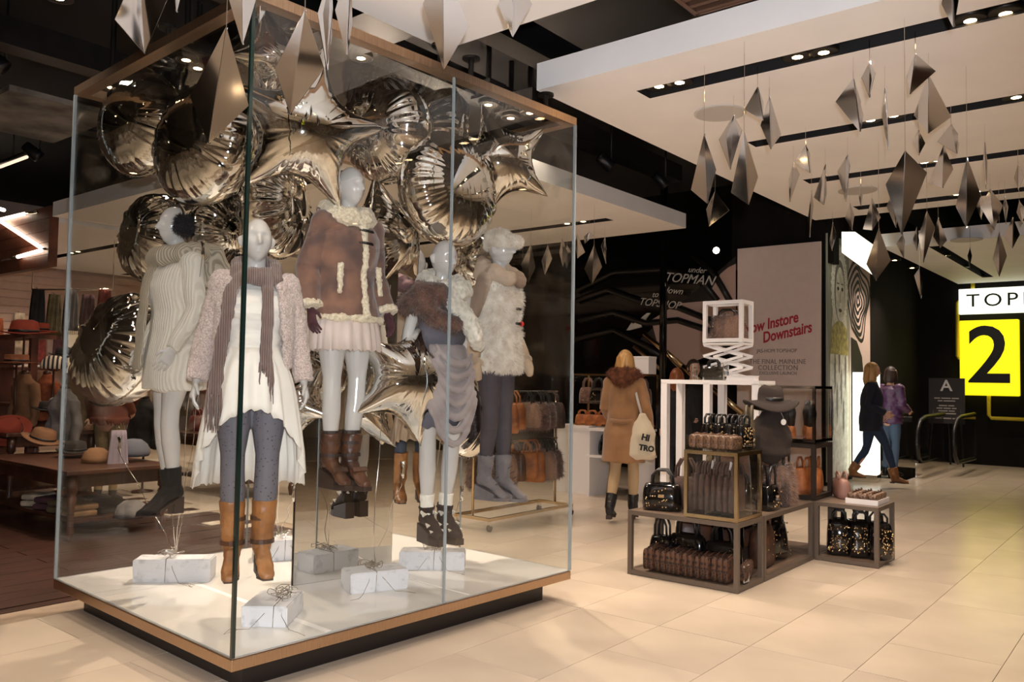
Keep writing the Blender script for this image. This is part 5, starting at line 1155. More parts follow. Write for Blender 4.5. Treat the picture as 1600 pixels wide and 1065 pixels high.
remesh(mb, 'trousers', PM('beige_cord', (176, 148, 110), .85), o, .010, 1)
for s in 'ab': shoe(o, p, s, M['blackleather'], M['darksole'], heel=.03, shaft=.14, r=.058)
tb = E_('tote_bag', o.matrix_world.to_translation() if False else DY(1003, 692, 8.68), math.radians(8), 'cream canvas tote with black lettering on the tan coat woman', 'bag')
mb = MB(); mb.ell([(0, 0, -.17, .135, .03), (0, 0, -.12, .16, .055), (0, 0, .05, .145, .05), (0, 0, .22, .09, .03), (0, 0, .30, .03, .015)], 22); remesh(mb, 'canvas', PM('cream_canvas', (206, 190, 162), .9, bump=.4), tb, .010, 1, folds=((8, .02),))
MB().tube([(0, -.0, .28), (-.05, .0, .45), (-.085, .08, .66), (-.085, .15, .70)], .014, 8, sq=(1, .4)).build('strap', M['card'], tb, True)
# lettering helper -------------------------------------------------
def text(body_, name, mat, parent, loc, rot, size, ext=.003, shear=0, space=1.0, off=0, align='CENTER', sx=1.0, tilt=0):
    c = bpy.data.curves.new(name, 'FONT'); c.body = body_; c.size = size; c.extrude = ext; c.shear = shear; c.space_character = space; c.offset = off; c.align_x = align; c.align_y = 'CENTER'; c.resolution_u = 4
    t = bpy.data.objects.new('tmp', c); COL.objects.link(t); dg = bpy.context.evaluated_depsgraph_get(); dg.update(); me = bpy.data.meshes.new_from_object(t.evaluated_get(dg)); bpy.data.objects.remove(t)
    me.materials.clear(); me.materials.append(mat); o_ = bpy.data.objects.new(name, me); COL.objects.link(o_); o_.parent = parent
    R_ = rot.to_4x4() @ Matrix.Rotation(tilt, 4, 'Z') @ Matrix.Diagonal((sx, 1, 1, 1)); o_.matrix_local = Matrix.Translation(loc) @ R_; return o_
UPR = Matrix.Rotation(math.radians(90), 3, 'X')                # text standing up, read from -y
WALLR = Matrix(((0, 0, -1), (-1, 0, 0), (0, 1, 0)))             # in store axes: runs towards -l, read from -r
SIDER = Matrix(((1, 0, 0), (0, 0, -1), (0, 1, 0)))              # runs along r, read from -l
inkb = PM('black_print', (24, 22, 22), .6)
text('HI', 'lettering', inkb, tb, Vector((.02, -.062, .06)), UPR, .09, .004, off=.004, tilt=-.2); text('TRO', 'lettering', inkb, tb, Vector((.03, -.066, -.05)), UPR, .08, .004, off=.004, tilt=-.15)
# woman in navy, striding to the right
o = person(1362, 752, 12.3, 96, 'woman with blonde hair in navy coat and tan boots striding right')
p = pose(.0, ka=(-.08, -.20, .52), aa=(-.08, -.30, .10), kb=(.08, .06, .47), ab=(.08, .26, .14), ha=(-.08, -.02, .88), hb=(.08, .01, .88), ea=(-.20, .06, 1.14), wa=(-.17, -.16, 1.02), eb=(.2, .08, 1.14), wb=(.18, -.12, .98), hp=.18)
body(o, p, M['skin'], .009); [hand(o, p, s, M['skin']) for s in 'ab']; eyes(o, p)
M['navy'] = PM('navy_wool', (30, 32, 46), .85, bump=.4)
mb = MB(); mb.ell(ell2([(0,.0,.74,.205,.17),(0,.01,.86,.205,.17),(0,.0,1.02,.18,.15),(0,-.0,1.12,.175,.145),(0,-.01,1.26,.182,.152),(0,-.005,1.36,.182,.13),(0,.0,1.42,.155,.10),(0,.0,1.48,.085,.075)], 0), 30)
for s in 'ab': sleeve(mb, p, s, (.07, .064, .058, .055, .048), 1.0)
remesh(mb, 'coat', M['navy'], o, .011, 2, folds=((6, .016),))
mb = MB(); hair(mb, 0, .16, 5); remesh(mb, 'hair', M['blonde'], o, .009, 1)
mb = MB()
for s in 'ab': limb(mb, p['h'+s], p['k'+s], p['a'+s] + EZ*.03, (.092, .08, .058, .057, .044), 14)
remesh(mb, 'jeans', PM('dark_blue_denim', (40, 56, 82), .8), o, .010, 1)
for s in 'ab': shoe(o, p, s, M['tanleather'], M['darksole'], heel=.01, shaft=.13, r=.068)
# person in the purple padded jacket at the escalator
o = person(1392, 742, 13.5, 140, 'person in purple padded jacket and jeans by the escalator handrail')
p = pose(0, hy=-.3, hp=.25, ea=(-.21, -.02, 1.14), wa=(-.17, -.2, 1.05), eb=(.21, -.02, 1.14), wb=(.17, -.2, 1.05)); body(o, p, M['skin'], .011); [hand(o, p, s, M['skin']) for s in 'ab']; eyes(o, p)
mb = MB(); mb.ell(ell2([(0, 0, .84 + .085 * k * .5, .2 - .012 * (k % 2 == 0) - .004 * max(0, k - 9), .165 - .012 * (k % 2 == 0)) for k in range(14)] + [(0, 0, 1.46, .1, .09)], 0), 26)
for s in 'ab': sleeve(mb, p, s, (.08, .074, .068, .066, .055), 1.0)
remesh(mb, 'padded_jacket', PM('purple_nylon', (88, 52, 92), .4, var=.2, scale=6), o, .012, 1, folds=((14, .01),))
mb = MB(); hair(mb, 0, .08, 7); remesh(mb, 'hair', M['darkhair'], o, .011, 1)
mb = MB()
for s in 'ab': limb(mb, p['h'+s], p['k'+s], p['a'+s] + EZ*.02, (.094, .084, .062, .06, .05), 12)
remesh(mb, 'jeans', PM('faded_blue_denim', (74, 92, 116), .85), o, .012, 1)
for s in 'ab': shoe(o, p, s, M['blackleather'], M['darksole'], heel=.01, shaft=.04)
def simple_person(px, py, Y, yaw, label, coat, hairm, hlong, coatname='coat', hem=.7, trous=(40, 38, 40), seed=1, H=1.0):
    o = person(px, py, Y, yaw, label); o.scale = (H, H, H); p = pose(0, ea=(-.2, -.0, 1.14), wa=(-.16, -.18, 1.02), eb=(.21, .03, 1.14), wb=(.22, -.05, .93), kb=(.09, -.05, .49), ab=(.09, .03, .09)); body(o, p, M['skin'], .011); [hand(o, p, s, M['skin']) for s in 'ab']; eyes(o, p)
    mb = MB(); mb.ell([(0, 0, hem, .215, .175), (0, 0, .86, .21, .17), (0, 0, 1.03, .185, .15), (0, -.01, 1.26, .186, .155), (0, 0, 1.36, .184, .13), (0, 0, 1.42, .155, .10), (0, 0, 1.48, .085, .075)], 26)
    for s in 'ab': sleeve(mb, p, s, (.072, .066, .06, .058, .05), 1.0)
    remesh(mb, coatname, coat, o, .012, 1, folds=((6, .018),)); mb = MB(); hair(mb, 0, hlong, seed); remesh(mb, 'hair', hairm, o, .011, 1)
    mb = MB()
    for s in 'ab': limb(mb, p['h'+s], p['k'+s], p['a'+s] + EZ*.02, (.094, .082, .06, .058, .046), 12)
    remesh(mb, 'trousers', PM('trousers', trous, .85), o, .012, 1)
    for s in 'ab': shoe(o, p, s, M['blackleather'], M['darksole'], heel=.01, shaft=.04)
    return o
M['blackcloth'] = PM('black_cloth', (26, 23, 23), .9)
simple_person(1056, 776, 10.6, 175, 'auburn-haired woman in black seen behind the white frame post', M['blackcloth'], M['auburn'], .14, seed=11, H=.93)
simple_person(1082, 768, 11.4, 30, 'dark-haired man in black standing behind the white frame', M['blackcloth'], M['darkhair'], 0, seed=12, H=1.03)
simple_person(118, 770, 10.2, -40, 'dark-haired shopper in olive coat seen through the left glass pane', PM('olive_parka', (112, 88, 54), .9), M['darkhair'], 0, seed=13, trous=(60, 50, 40))
simple_person(166, 782, 9.6, 150, 'shopper in russet jacket and pale trousers behind the left glass', PM('russet_wool', (122, 66, 48), .9), M['darkhair'], .1, seed=14, hem=.95, trous=(150, 124, 88))
# ================================================================== signs, posters, walls at the right
yel = EM('yellow_lightbox', (250, 236, 20), 1.05); wht = EM('white_lightbox', (250, 255, 236), 1.25)
WR = 18.12
def wallpt(px, py, r):       # point on the plane r = const under a pixel
    d = ray(px, py); t = (r - float(np.dot(_C, np.array(ER)))) / float(np.dot(d, np.array(ER))); return Vector(_C + d * t)
def lcoord(v): return v.dot(EL)
a_, b_ = wallpt(1498, 452, 18.0), wallpt(1498, 491, 18.0); l1 = lcoord(a_); hN = a_.z - b_.z
n1 = E_('name_sign', RL(18.0, l1, (a_.z + b_.z) / 2), STORE_ROT, 'white backlit sign reading TOPMAN on the black far wall', 'sign')
WN = hN * 5.4; MB().box((.04, -WN/2, 0), (.12, WN, hN)).build('light_box', wht, n1, bevel=.008)
text('TOPMAN', 'lettering', inkb, n1, Vector((-.025, -.13, 0)), WALLR, hN * .72, .004, space=1.28, align='LEFT', sx=1.12)
a_, b_, c_ = wallpt(1499, 501, 18.0), wallpt(1499, 617, 18.0), wallpt(1592, 501, 18.0); l1, l2 = lcoord(a_), lcoord(c_); hN = a_.z - b_.z
n2 = E_('number_sign', RL(18.0, (l1 + l2) / 2, (a_.z + b_.z) / 2), STORE_ROT, 'bright yellow lit square sign with a black numeral 2', 'sign')
MB().box((.04, 0, 0), (.12, l1 - l2, hN)).build('light_box', yel, n2, bevel=.02)
text('2', 'lettering', inkb, n2, Vector((-.025, 0, 0)), WALLR, hN * 1.06, .004, off=.018, sx=1.0)
def tubeon(o, pts, r, mat, name): MB().tube(pts, r, 8).build(name, mat, o, True)
yp = E_('yellow_pipe', RL(18.06, 0, 0), STORE_ROT, 'thin yellow pipe running round the lit signs on the black wall', 'pipe'); yt = PM('yellow_paint', (214, 190, 40), .4)
W2 = lambda x, y: (lambda v: Vector((0, lcoord(v), v.z)))(wallpt(x, y, 18.06))
tubeon(yp, [W2(1500, 470), W2(1496, 473), W2(1496, 556), W2(1500, 560)], .035, yt, 'side_bend'); tubeon(yp, [W2(1545, 617), W2(1545, 648), W2(1549, 653), W2(1625, 656)], .035, yt, 'lower_bend'); tubeon(yp, [W2(1520, 455), W2(1520, 440)], .035, yt, 'upper_stub')
# easel board
ea = E_('easel_sign', UZ(1480, 727, 0), STORE_ROT, 'dark framed notice board headed A on a black easel', 'sign')
MB().box((0, 0, 1.22), (.03, .62, .86)).build('board', PM('dark_board', (46, 38, 36), .5), ea, bevel=.004)
text('A', 'lettering', M['whitelac'], ea, Vector((-.02, 0, 1.5)), WALLR, .30, .003, off=.004)
for k, ws_ in enumerate([(.10, .16, .12), (.08, .2), (.14, .1), (.1, .12, .08), (.16, .1), (.1, .2), (.12, .14, .1)]):      # small print, too small to read in the photo
    y = (sum(ws_) + .02 * (len(ws_) - 1)) / 2; z = 1.27 - .05 * k - (.04 if k > 1 else 0) - (.04 if k > 5 else 0); q = MB()
    for w_ in ws_: q.box((-.017, y - w_ / 2, z), (.004, w_, .02)); y -= w_ + .02
    q.build('small_print', M['card'], ea)['kind'] = 'stuff'
for y, x in ((-.27, -.12), (.27, -.12), (0, .3)): MB().tube([(.03 if x < 0 else .04, y * .8, 1.3), (x, y * 1.1, 0)], .018, 6).build('leg', M['blackleather'], ea, True)
# escalator entrance by the side wall
es = E_('escalator_entrance', RL(14.6, 3.35, 0), STORE_ROT, 'escalator entrance with curved black handrails and glass sides', 'escalator')
for k, y in enumerate((-.02, .5, -.42)):
    if k == 2: MB().tube([(2.4, y, 1.0), (1.2, y, .98), (.88, y, .93), (.7, y, .78), (.65, y, .56), (.73, y, .34), (.92, y, .22), (2.4, y, .2)], .035, 8).build('handrail', M['blackleather'], es, True); MB().box((1.7, y, .6), (1.6, .014, .7)).build('glass_side', M['clear'], es); continue
    pts = [(1.9, y, 1.0), (.5, y, .98), (.18, y, .93), (0, y, .78), (-.05, y, .56), (.03, y, .34), (.22, y, .22), (1.9, y, .2)]
    MB().tube(pts, .035, 8).build('handrail', M['blackleather'], es, True); MB().box((1.0, y, .6), (1.7, .014, .7)).build('glass_side', M['clear'], es); MB().box((1.0, y, .12), (1.9, .1, .24)).build('skirt_panel', M['chrome'], es)
MB().box((.6, .24, .006), (2.2, .42, .012)).build('comb_plate', M['chrome'], es)
# poster block: text poster, portrait poster, stripe-haired poster
st(MB().box(RL(13.0, 4.7, 1.8), (.9, 1.2, 3.6), SM).build('column', M['blackwall']))
pinkp = PM('pale_pink_poster', (228, 206, 194), .7, var=.02); red = PM('red_print', (182, 40, 52), .6); greyp = PM('grey_print', (128, 112, 106), .7)
PR = 12.40; q0, q1 = wallpt(1153, 380, PR), wallpt(1283, 372, PR); la, lb = lcoord(q0), lcoord(q1); zt = 3.62
po = E_('text_poster', RL(PR, (la + lb) / 2, 0), STORE_ROT, 'large pale pink poster announcing a collection downstairs', 'poster'); MB().box((0, 0, zt / 2 + .1), (.03, la - lb, zt - .2)).build('board', pinkp, po)
PL = lambda x, y: (lambda v: Vector((-.02, lcoord(v) - (la + lb) / 2, v.z)))(wallpt(x, y, PR))
s1 = 12.9 / FPX
text('Now Instore', 'lettering', red, po, PL(1203, 506), WALLR, 23 * s1, .002, shear=.3, off=.006, tilt=.2, sx=.74); text('Downstairs', 'lettering', red, po, PL(1229, 520), WALLR, 23 * s1, .002, shear=.3, off=.006, tilt=.2, sx=.72)
text('JAS-HOM TOPSHOP', 'lettering', greyp, po, PL(1214, 548), WALLR, 8 * s1, .002, sx=.9); text('THE FINAL MAINLINE', 'lettering', greyp, po, PL(1215, 565), WALLR, 10.5 * s1, .002, space=1.08, sx=.82); text('COLLECTION', 'lettering', greyp, po, PL(1216, 574.5), WALLR, 10.5 * s1, .002, space=1.1, sx=.9); text('EXCLUSIVE LAUNCH', 'lettering', greyp, po, PL(1216, 583), WALLR, 7 * s1, .002, sx=.9)
# printed portraits: flat colour shapes on boards on the side of the block
SL = 4.08
def side_board(name, r0, r1, z0, z1, mat, label):
    o = E_(name, RL((r0 + r1) / 2, SL, 0), STORE_ROT, label, 'poster'); MB().box((0, 0, (z0 + z1) / 2), (r1 - r0, .03, z1 - z0)).build('board', mat, o); return o
def flat(o, pts, mat, d, name='print'):
    b = MB(); b.add([(x, -.016 - d, z) for x, z in pts], [tuple(range(len(pts)))]); return b.build(name, mat, o)
greenp = PM('pale_green_print', (158, 160, 142), .6); pale = PM('pale_print', (246, 244, 228), .6, rgb2=(206, 202, 180), scale=9); inkg = PM('grey_ink', (120, 118, 108), .6); straw = PM('straw_print', (208, 196, 120), .6, rgb2=(150, 140, 84), scale=12)
o = side_board('portrait_poster', 12.47, 13.50, .05, 3.75, greenp, 'tall poster of a pale figure in a fur hood on the block side')
el = lambda cx, cz, rx, rz, n=40, j=0, sd=1: [(cx + rx * math.cos(2*math.pi*k/n) * (1 + (j * math.sin(k * 2.9 + sd))), cz + rz * math.sin(2*math.pi*k/n) * (1 + j * math.sin(k * 2.9 + sd))) for k in range(n)]
flat(o, [(-.40, .1), (.44, .1), (.46, 1.4), (.42, 2.2), (.30, 2.7), (-.28, 2.7), (-.42, 2.1), (-.44, 1.2)], pale, .002)
flat(o, el(0.02, 2.98, .40, .66, 72, .08), PM('pale_fur_print', (246, 242, 226), .6, rgb2=(120, 116, 100), kind='VORONOI', scale=22, ramp=(.05, .35)), .004, 'hood'); flat(o, el(0.02, 2.93, .25, .48, 40), inkg, .006, 'hood_shade'); flat(o, el(0.03, 2.88, .215, .42, 40), pale, .008, 'face')
for x in (-.07, .13): flat(o, el(x, 2.96, .05, .03, 16), PM('dark_ink', (50, 48, 44), .6), .010, 'eye'); flat(o, [(x - .07, 3.03), (x + .07, 3.03), (x + .05, 3.05), (x - .05, 3.05)], inkg, .010, 'brow')
flat(o, el(.03, 2.63, .07, .03, 16), PM('dark_ink_lips', (90, 78, 72), .6), .010, 'mouth'); flat(o, [(.01, 2.92), (.05, 2.92), (.075, 2.75), (-.015, 2.75)], PM('soft_shade_print', (196, 190, 168), .6), .010, 'nose')
flat(o, [(-.42, 1.95), (.44, 1.95), (.36, 2.36), (.12, 2.46), (-.1, 2.46), (-.34, 2.36)], straw, .006, 'garment')
for k in range(7): flat(o, el(-.3 + .1 * k, 1.0 + .23 * ((k * 3) % 5), .035, .28, 20, .2, k), inkg, .005, 'fold_shade')
o = side_board('stripe_poster', 13.52, 14.62, .1, 3.75, pinkp, 'dusky pink poster with black and white wavy striped hair'); 
blk = inkb
for k in range(6):
    R_ = .60 - k * .1; w_ = .058; n = 44; f_ = lambda a, R: (-.12 + R * math.cos(a) * (1 + .22 * math.sin(3 * a + k * .5)), 2.85 + R * 1.05 * math.sin(a) * (1 + .12 * math.sin(4 * a + k * .6)))
    b = MB(); b.rings([[(*[f_(2*math.pi*j/n, R_)][0][:1], -.018, f_(2*math.pi*j/n, R_)[1]) for j in range(n)], [(f_(2*math.pi*j/n, R_ - w_)[0], -.018, f_(2*math.pi*j/n, R_ - w_)[1]) for j in range(n)]], cap=False); b.build('hair_stripe', blk, o)
flat(o, [(-.5, .1), (.2, .1), (.2, 1.5), (.08, 1.95), (-.2, 2.2), (-.5, 2.25)], blk, .003, 'shoulder')
# lit boxes by the side wall
lb1 = E_('light_pillar', RL(13.6, 3.84, 0), STORE_ROT + .1, 'waist-high glowing white pillar behind the woman in navy', 'light'); MB().box((0, 0, .9), (.36, .34, 1.58)).build('glowing_panel', EM('white_glow', (255, 255, 240), 1.6), lb1, bevel=.01); MB().box((0, 0, .055), (.36, .36, .11)).build('base', M['chrome'], lb1)
z0, z1 = 3.0, 3.62
lb2 = E_('hanging_light_box', RL(12.3, 3.72, 3.36), STORE_ROT, 'angular glowing white light box high by the portrait poster', 'light')
b = MB(); P_ = [(lambda v: Vector((d_, v.dot(EL) - 3.72, v.z - 3.36)))(wallpt(x, y, 12.3)) for x, y, d_ in ((1315, 362, 0), (1336, 362, 0), (1363, 382, .1), (1355, 402, .06), (1363, 430, .1), (1315, 394, 0))]; n = 6
b.add(P_ + [q + Vector((.14, .02, 0)) for q in P_], [tuple(range(n)), tuple(range(2*n - 1, n - 1, -1))] + [(i, n + i, n + (i+1) % n, (i+1) % n) for i in range(n)]); b.build('glowing_panel', EM('warm_white_glow', (255, 252, 230), 1.6), lb2); MB().tube([P_[0].lerp(P_[1], .5) + Vector((.07, 0, -.02)), P_[0].lerp(P_[1], .5) + Vector((.07, 0, 4.72 - 3.36 - P_[0].z))], .012, 6).build('hanger', M['rim'], lb2)
# dark escalator wall: lit direction lettering, mural patches, curves and moving-stair balustrades
ew = E_('direction_sign', RL(12.48, 0, 0), STORE_ROT, 'grey slanted TOPMAN direction lettering on the dark escalator wall', 'sign'); EWp = lambda x, y, d=.03: (lambda v: Vector((-d, lcoord(v), v.z)))(wallpt(x, y, 12.48)); sE = 13.5 / FPX
greyl = PM('grey_letter', (206, 200, 188), .5)
bb = MB(); bb.add([EWp(1000, 530, .012), EWp(1150, 400, .012), EWp(1150, 455, .012), EWp(1022, 540, .012)] + [EWp(1000, 530, .0), EWp(1150, 400, .0), EWp(1150, 455, .0), EWp(1022, 540, .0)], [(0,1,2,3), (7,6,5,4), (0,4,5,1), (1,5,6,2), (2,6,7,3), (3,7,4,0)]); bb.build('backing_band', PM('charcoal_band', (44, 40, 38), .4), ew)
text('TOPMAN', 'lettering', greyl, ew, EWp(1080, 437, .10), WALLR, 21 * sE, .004, shear=.35, tilt=-.14); text('under', 'lettering', greyl, ew, EWp(1093, 423, .10), WALLR, 13 * sE, .004, shear=.35, tilt=-.14); text('down', 'lettering', greyl, ew, EWp(1056, 455, .10), WALLR, 15 * sE, .004, shear=.35, tilt=-.14)
text('TOPSHOP', 'lettering', greyl, ew, EWp(1034, 475, .10), WALLR, 17 * sE, .004, shear=.35, tilt=-.14); text('to', 'lettering', greyl, ew, EWp(1028, 461, .10), WALLR, 13 * sE, .004, shear=.35)
ar = [(980, 516), (988, 504), (991, 506), (1012, 489), (1017, 489), (1003, 508), (1004, 511), (984, 516)]
b = MB(); b.add([EWp(x, y) for x, y in ar] + [EWp(x, y, .0) for x, y in ar], [tuple(range(7, -1, -1)), tuple(range(8, 16))] + [(k, (k+1) % 8, 8 + (k+1) % 8, 8 + k) for k in range(8)]); b.build('arrow', greyl, ew)
mu = E_('wall_mural', RL(12.46, 0, 0), STORE_ROT, 'pinkish mural with thick black curves around the escalator sign', 'mural'); MUp = lambda x, y, d=.004: (lambda v: Vector((-d, lcoord(v), v.z)))(wallpt(x, y, 12.46))
for k, pts in enumerate([[(1112, 452), (1126, 428), (1138, 418), (1150, 412), (1150, 468), (1118, 470)], [(1018, 500), (1060, 474), (1104, 470), (1150, 476), (1150, 540), (1096, 560), (1060, 575), (1030, 545)]]):
    b = MB(); n = len(pts); b.add([MUp(*q, .012) for q in pts] + [MUp(*q, 0) for q in pts], [tuple(range(n)), tuple(range(2*n - 1, n - 1, -1))] + [(i, n + i, n + (i+1) % n, (i+1) % n) for i in range(n)]); b.build('painted_patch', PM('mural_pink', (196, 164, 148), .6), mu)
for k, pts in enumerate([[(900, 470), (950, 452), (1000, 470), (1060, 480), (1110, 500), (1150, 540)], [(900, 455), (960, 425), (1040, 420), (1095, 435), (1122, 470)], [(905, 500), (960, 488), (1010, 505), (1060, 500), (1120, 520), (1150, 560)], [(1085, 400), (1115, 425), (1130, 450), (1142, 472)], [(900, 530), (960, 515), (1010, 540), (1040, 560)]]):
    MB().tube([MUp(x, y, .02) for x, y in pts], .055, 8, sq=(1, 1)).build('black_curve', M['blackleather'], mu, True)
sc = E_('escalator', RL(12.0, 0, 0), STORE_ROT, 'escalator with lit metal balustrade strips rising behind the shoppers', 'escalator'); SCp = lambda x, y: (lambda v: Vector((0, lcoord(v), v.z)))(wallpt(x, y, 12.0))
for p0_, p1_, r_, m_ in [((1006, 521), (1066, 572), .05, 'gold'), ((1066, 572), (1100, 601), .05, 'gold'), ((990, 541), (1032, 577), .03, 'bronze'), ((1110, 605), (1160, 646), .05, 'gold')]:
    a, c = SCp(*p0_), SCp(*p1_); MB().tube([a, c], r_, 8, sq=(1, .6)).build('balustrade_strip', M[m_], sc, True)
a, c = SCp(985, 548), SCp(1150, 690); MB().box((a + c) / 2 + Vector((.25, 0, -.45)), (.1, (a - c).length, .5), Matrix.Rotation(-math.atan2(a.z - c.z, a.y - c.y) * -1, 3, 'X')).build('side_truss', M['blackwall'], sc)
MB().tube([RL(11.8, 6.44, 0), RL(11.8, 6.44, 4.7)], .06, 12).build('wall_post', M['blackgloss'], None, True)['kind'] = 'structure'
# ================================================================== the accessories shop at the left
M['redwood'] = PM('red_brown_wood', (112, 62, 42), .4, rgb2=(72, 38, 26), scale=4, stretch=(1, 12, 1), bump=.1)
M['darkwood'] = PM('dark_table_wood', (84, 50, 34), .35, rgb2=(52, 30, 20), scale=4, stretch=(10, 1, 1), bump=.1)
M['felt_red'] = PM('rust_red_felt', (138, 52, 30), .85, bump=.3, bscale=90)
M['felt_tan'] = PM('tan_felt', (130, 90, 58), .85, bump=.3, bscale=90)
M['felt_grey'] = PM('grey_felt', (92, 90, 96), .9, bump=.3, bscale=90)
M['straw'] = PM('straw_hat', (150, 84, 46), .7, rgb2=(112, 58, 30), kind='WAVE', scale=40, bump=.6)
M['zebra'] = PM('black_and_cream_print', (220, 198, 170), .8, rgb2=(34, 28, 26), kind='WAVE', scale=7, ramp=(.45, .55), stretch=(1, .4, 1.6))
neon = EM('neon_tube', (255, 236, 210), 7.0)
# wood bulkhead with zigzag neon
wpn = E_('bulkhead_panel', RL(4.56, 12.9, 0), STORE_ROT, 'red-brown wooden bulkhead panel behind the zigzag neon', 'panel')
MB().box((.05, 0, 3.28), (.10, 2.7, .80)).build('backing', M['redwood'], wpn)
for k in range(5): MB().box((-.008, 0, 2.955 + .161 * k), (.016, 2.7, .155)).build('plank', M['redwood'], wpn)
nz = E_('zigzag_neon', RL(4.5, 0, 0), STORE_ROT, 'zigzag of glowing white neon tubes on the wooden bulkhead', 'light')
NP = lambda x, y: (lambda v: Vector((0, lcoord(v), v.z)))(wallpt(x, y, 4.5))
for a_, b_ in [((-30, 318), (6, 328)), ((-8, 345), (38, 334)), ((2, 346), (66, 388)), ((28, 401), (64, 391))]:
    a, c = NP(*a_), NP(*b_); MB().tube([a, c], .026, 8).build('tube', neon, nz, True)
for a_, b_ in [((38, 334), (58, 331)), ((4, 407), (28, 401))]: MB().tube([NP(*a_), NP(*b_)], .02, 6).build('tube_end', M['chrome'], nz, True)
MB().tube([NP(66, 388) + Vector((0, 0, 0)), NP(66, 388) + Vector((.1, 0, 0))], .015, 6).build('bracket', M['rim'], nz, True)
ls = E_('ceiling_light_bar', UZ(20, 254, 4.1), 0, 'thin lit light bar under the black ceiling at far left', 'light')
a, c = UZ(-20, 268, 4.1) - UZ(20, 254, 4.1), UZ(42, 245, 4.1) - UZ(20, 254, 4.1); MB().tube([a, c], .02, 8).build('tube', EM('dim_tube', (255, 230, 200), 1.2), ls, True); MB().tube([a + EZ * .05, c + EZ * .05], .03, 6).build('housing', M['duct'], ls, True); MB().tube([Vector((0, 0, .05)), Vector((0, 0, .6))], .01, 6).build('hanger', M['duct'], ls, True)
def lampspot(px, py, z, label):
    p = UZ(px, py, z); o = E_('track_spotlight', p, .4, label, 'light'); MB().lathe([(.0, 0), (.07, 0), (.075, .02), (.06, .2), (.0, .21)], 16, M=Matrix.Rotation(-.9, 3, 'Y')).build('can', M['duct'], o, True); MB().tube([(0, 0, .08), (0, 0, 4.7 - z)], .012, 6).build('stem', M['duct'], o, True)
lampspot(8, 108, 4.0, 'black track spotlight at the far left edge under the dark ceiling'); lampspot(62, 246, 4.0, 'black track spotlight beside the thin lit light bar'); lampspot(955, 262, 4.0, 'black track spotlight under the white ceiling edge right of the case'); lampspot(1040, 290, 4.0, 'black track spotlight farther right under the white ceiling edge')
sp = E_('starry_spotlight', wallpt(1119, 391, 11.9), 0, 'small dazzling spotlight on the dark escalator wall', 'light'); MB().sphere((0, 0, 0), .05, 12, 8).build('lens', EM('dazzle', (255, 240, 214), 30), sp, True); MB().lathe([(.06, 0), (.065, .1), (.03, .16)], 12, M=Matrix.Rotation(-1.2, 3, 'X')).build('can', M['rim'], sp, True); MB().tube([(0, .06, .06), (.0, .3, .2)], .012, 6).build('arm', M['rim'], sp, True)
# slatted back wall with shelves
bw = bpy.data.objects['wall_shop']
for k in range(16):
    b = MB().box(RL(9.2, 17.19, 1.15 + k * .15), (11.6, .022, .132), SM).build('slat', M['slatwall'], bw)
for k, (r, z) in enumerate([(5.6, 1.15), (5.6, 1.6), (8.2, 1.2), (8.2, 1.7), (10.8, 1.2), (10.8, 1.7)]):
    o = E_('wall_shelf', RL(r, 16.95, z), STORE_ROT, f'pale shelf on the slatted shop wall, {["near lower","near upper","middle lower","middle upper","far lower","far upper"][k]} one', 'shelf'); MB().box((0, 0, 0), (2.2, .4, .03)).build('board', M['white'], o)
    for x in (-.9, .9): MB().box((x, .08, -.08), (.02, .24, .14)).build('bracket', M['chrome'], o)
rn = random.Random(12)
pal = [('dusky red', (140, 60, 52)), ('tan', (160, 118, 78)), ('grey', (120, 112, 108)), ('cream', (206, 188, 162)), ('black', (36, 32, 30)), ('plum', (92, 54, 62)), ('rust', (168, 88, 48)), ('olive', (104, 92, 60))]
for n_, c_ in pal: M['k_' + n_] = PM('knit_' + n_.replace(' ', '_'), c_, .9, bump=.8, bscale=50, var=.25, scale=9)
def scarf_hang(p, rz, w, h, mat, label, group=None):
    o = E_('hanging_scarf', p, rz, label, 'scarf', group); mb = MB()
    def fn(u, v, s):
        x = (u - .5) * w * (1 - .35 * (1 - v)); return (x, s * (.02 + .012 * math.sin(u * 19 + v * 4)) , -v * h)
    mb.rings([[fn(j / 9, i / 8, -1) for j in range(10)] + [fn(1 - j / 9, i / 8, 1) for j in range(10)] for i in range(9)]); mb.build('cloth', mat, o, True)
    f = MB()
    for k in range(10): x = (k / 9 - .5) * w * .95; f.tube([(x, 0, -h), (x + .005, 0, -h - .06)], .006, 4)
    f.build('fringe', mat, o); MB().tube([(0, 0, .0), (0, .05, .03), (0, .10, .03)], .008, 6).build('hook', M['chrome'], o, True); return o
for k in range(22):
    r = 4.4 + k * .37; n_, _c = pal[(k * 5 + 2) % 8]; z = 2.35 + .12 * (k % 3); h = rn.uniform(.6, .9)
    scarf_hang(RL(r, 17.05, z), STORE_ROT + math.pi / 2 * 0, .26, h, M['k_' + n_], f'{n_} scarf hanging on the slatted shop wall, number {["one","two","three"][k // 8]} bay, {["first","second","third","fourth","fifth","sixth","seventh","eighth"][k % 8]} hook', 'scarves on the slatted wall')
for k in range(18):
    r = [4.7, 7.3, 9.9][k // 6] + .34 * (k % 6); n_, _c = pal[(k * 3) % 8]
    o = E_('folded_knit', RL(r, 16.92, [1.165, 1.215, 1.215][k // 6]), STORE_ROT, f'{n_} folded knitwear on the {["near","middle","far"][k // 6]} lower wall shelf, {["first","second","third","fourth","fifth","sixth"][k % 6]} along', 'knitwear', 'folded knitwear on the wall shelves')
    for i in range(3): MB().box((rn.uniform(-.01, .01), 0, .035 + .07 * i), (.26, .28, .064)).build('fold', M['k_' + n_], o, bevel=.02)
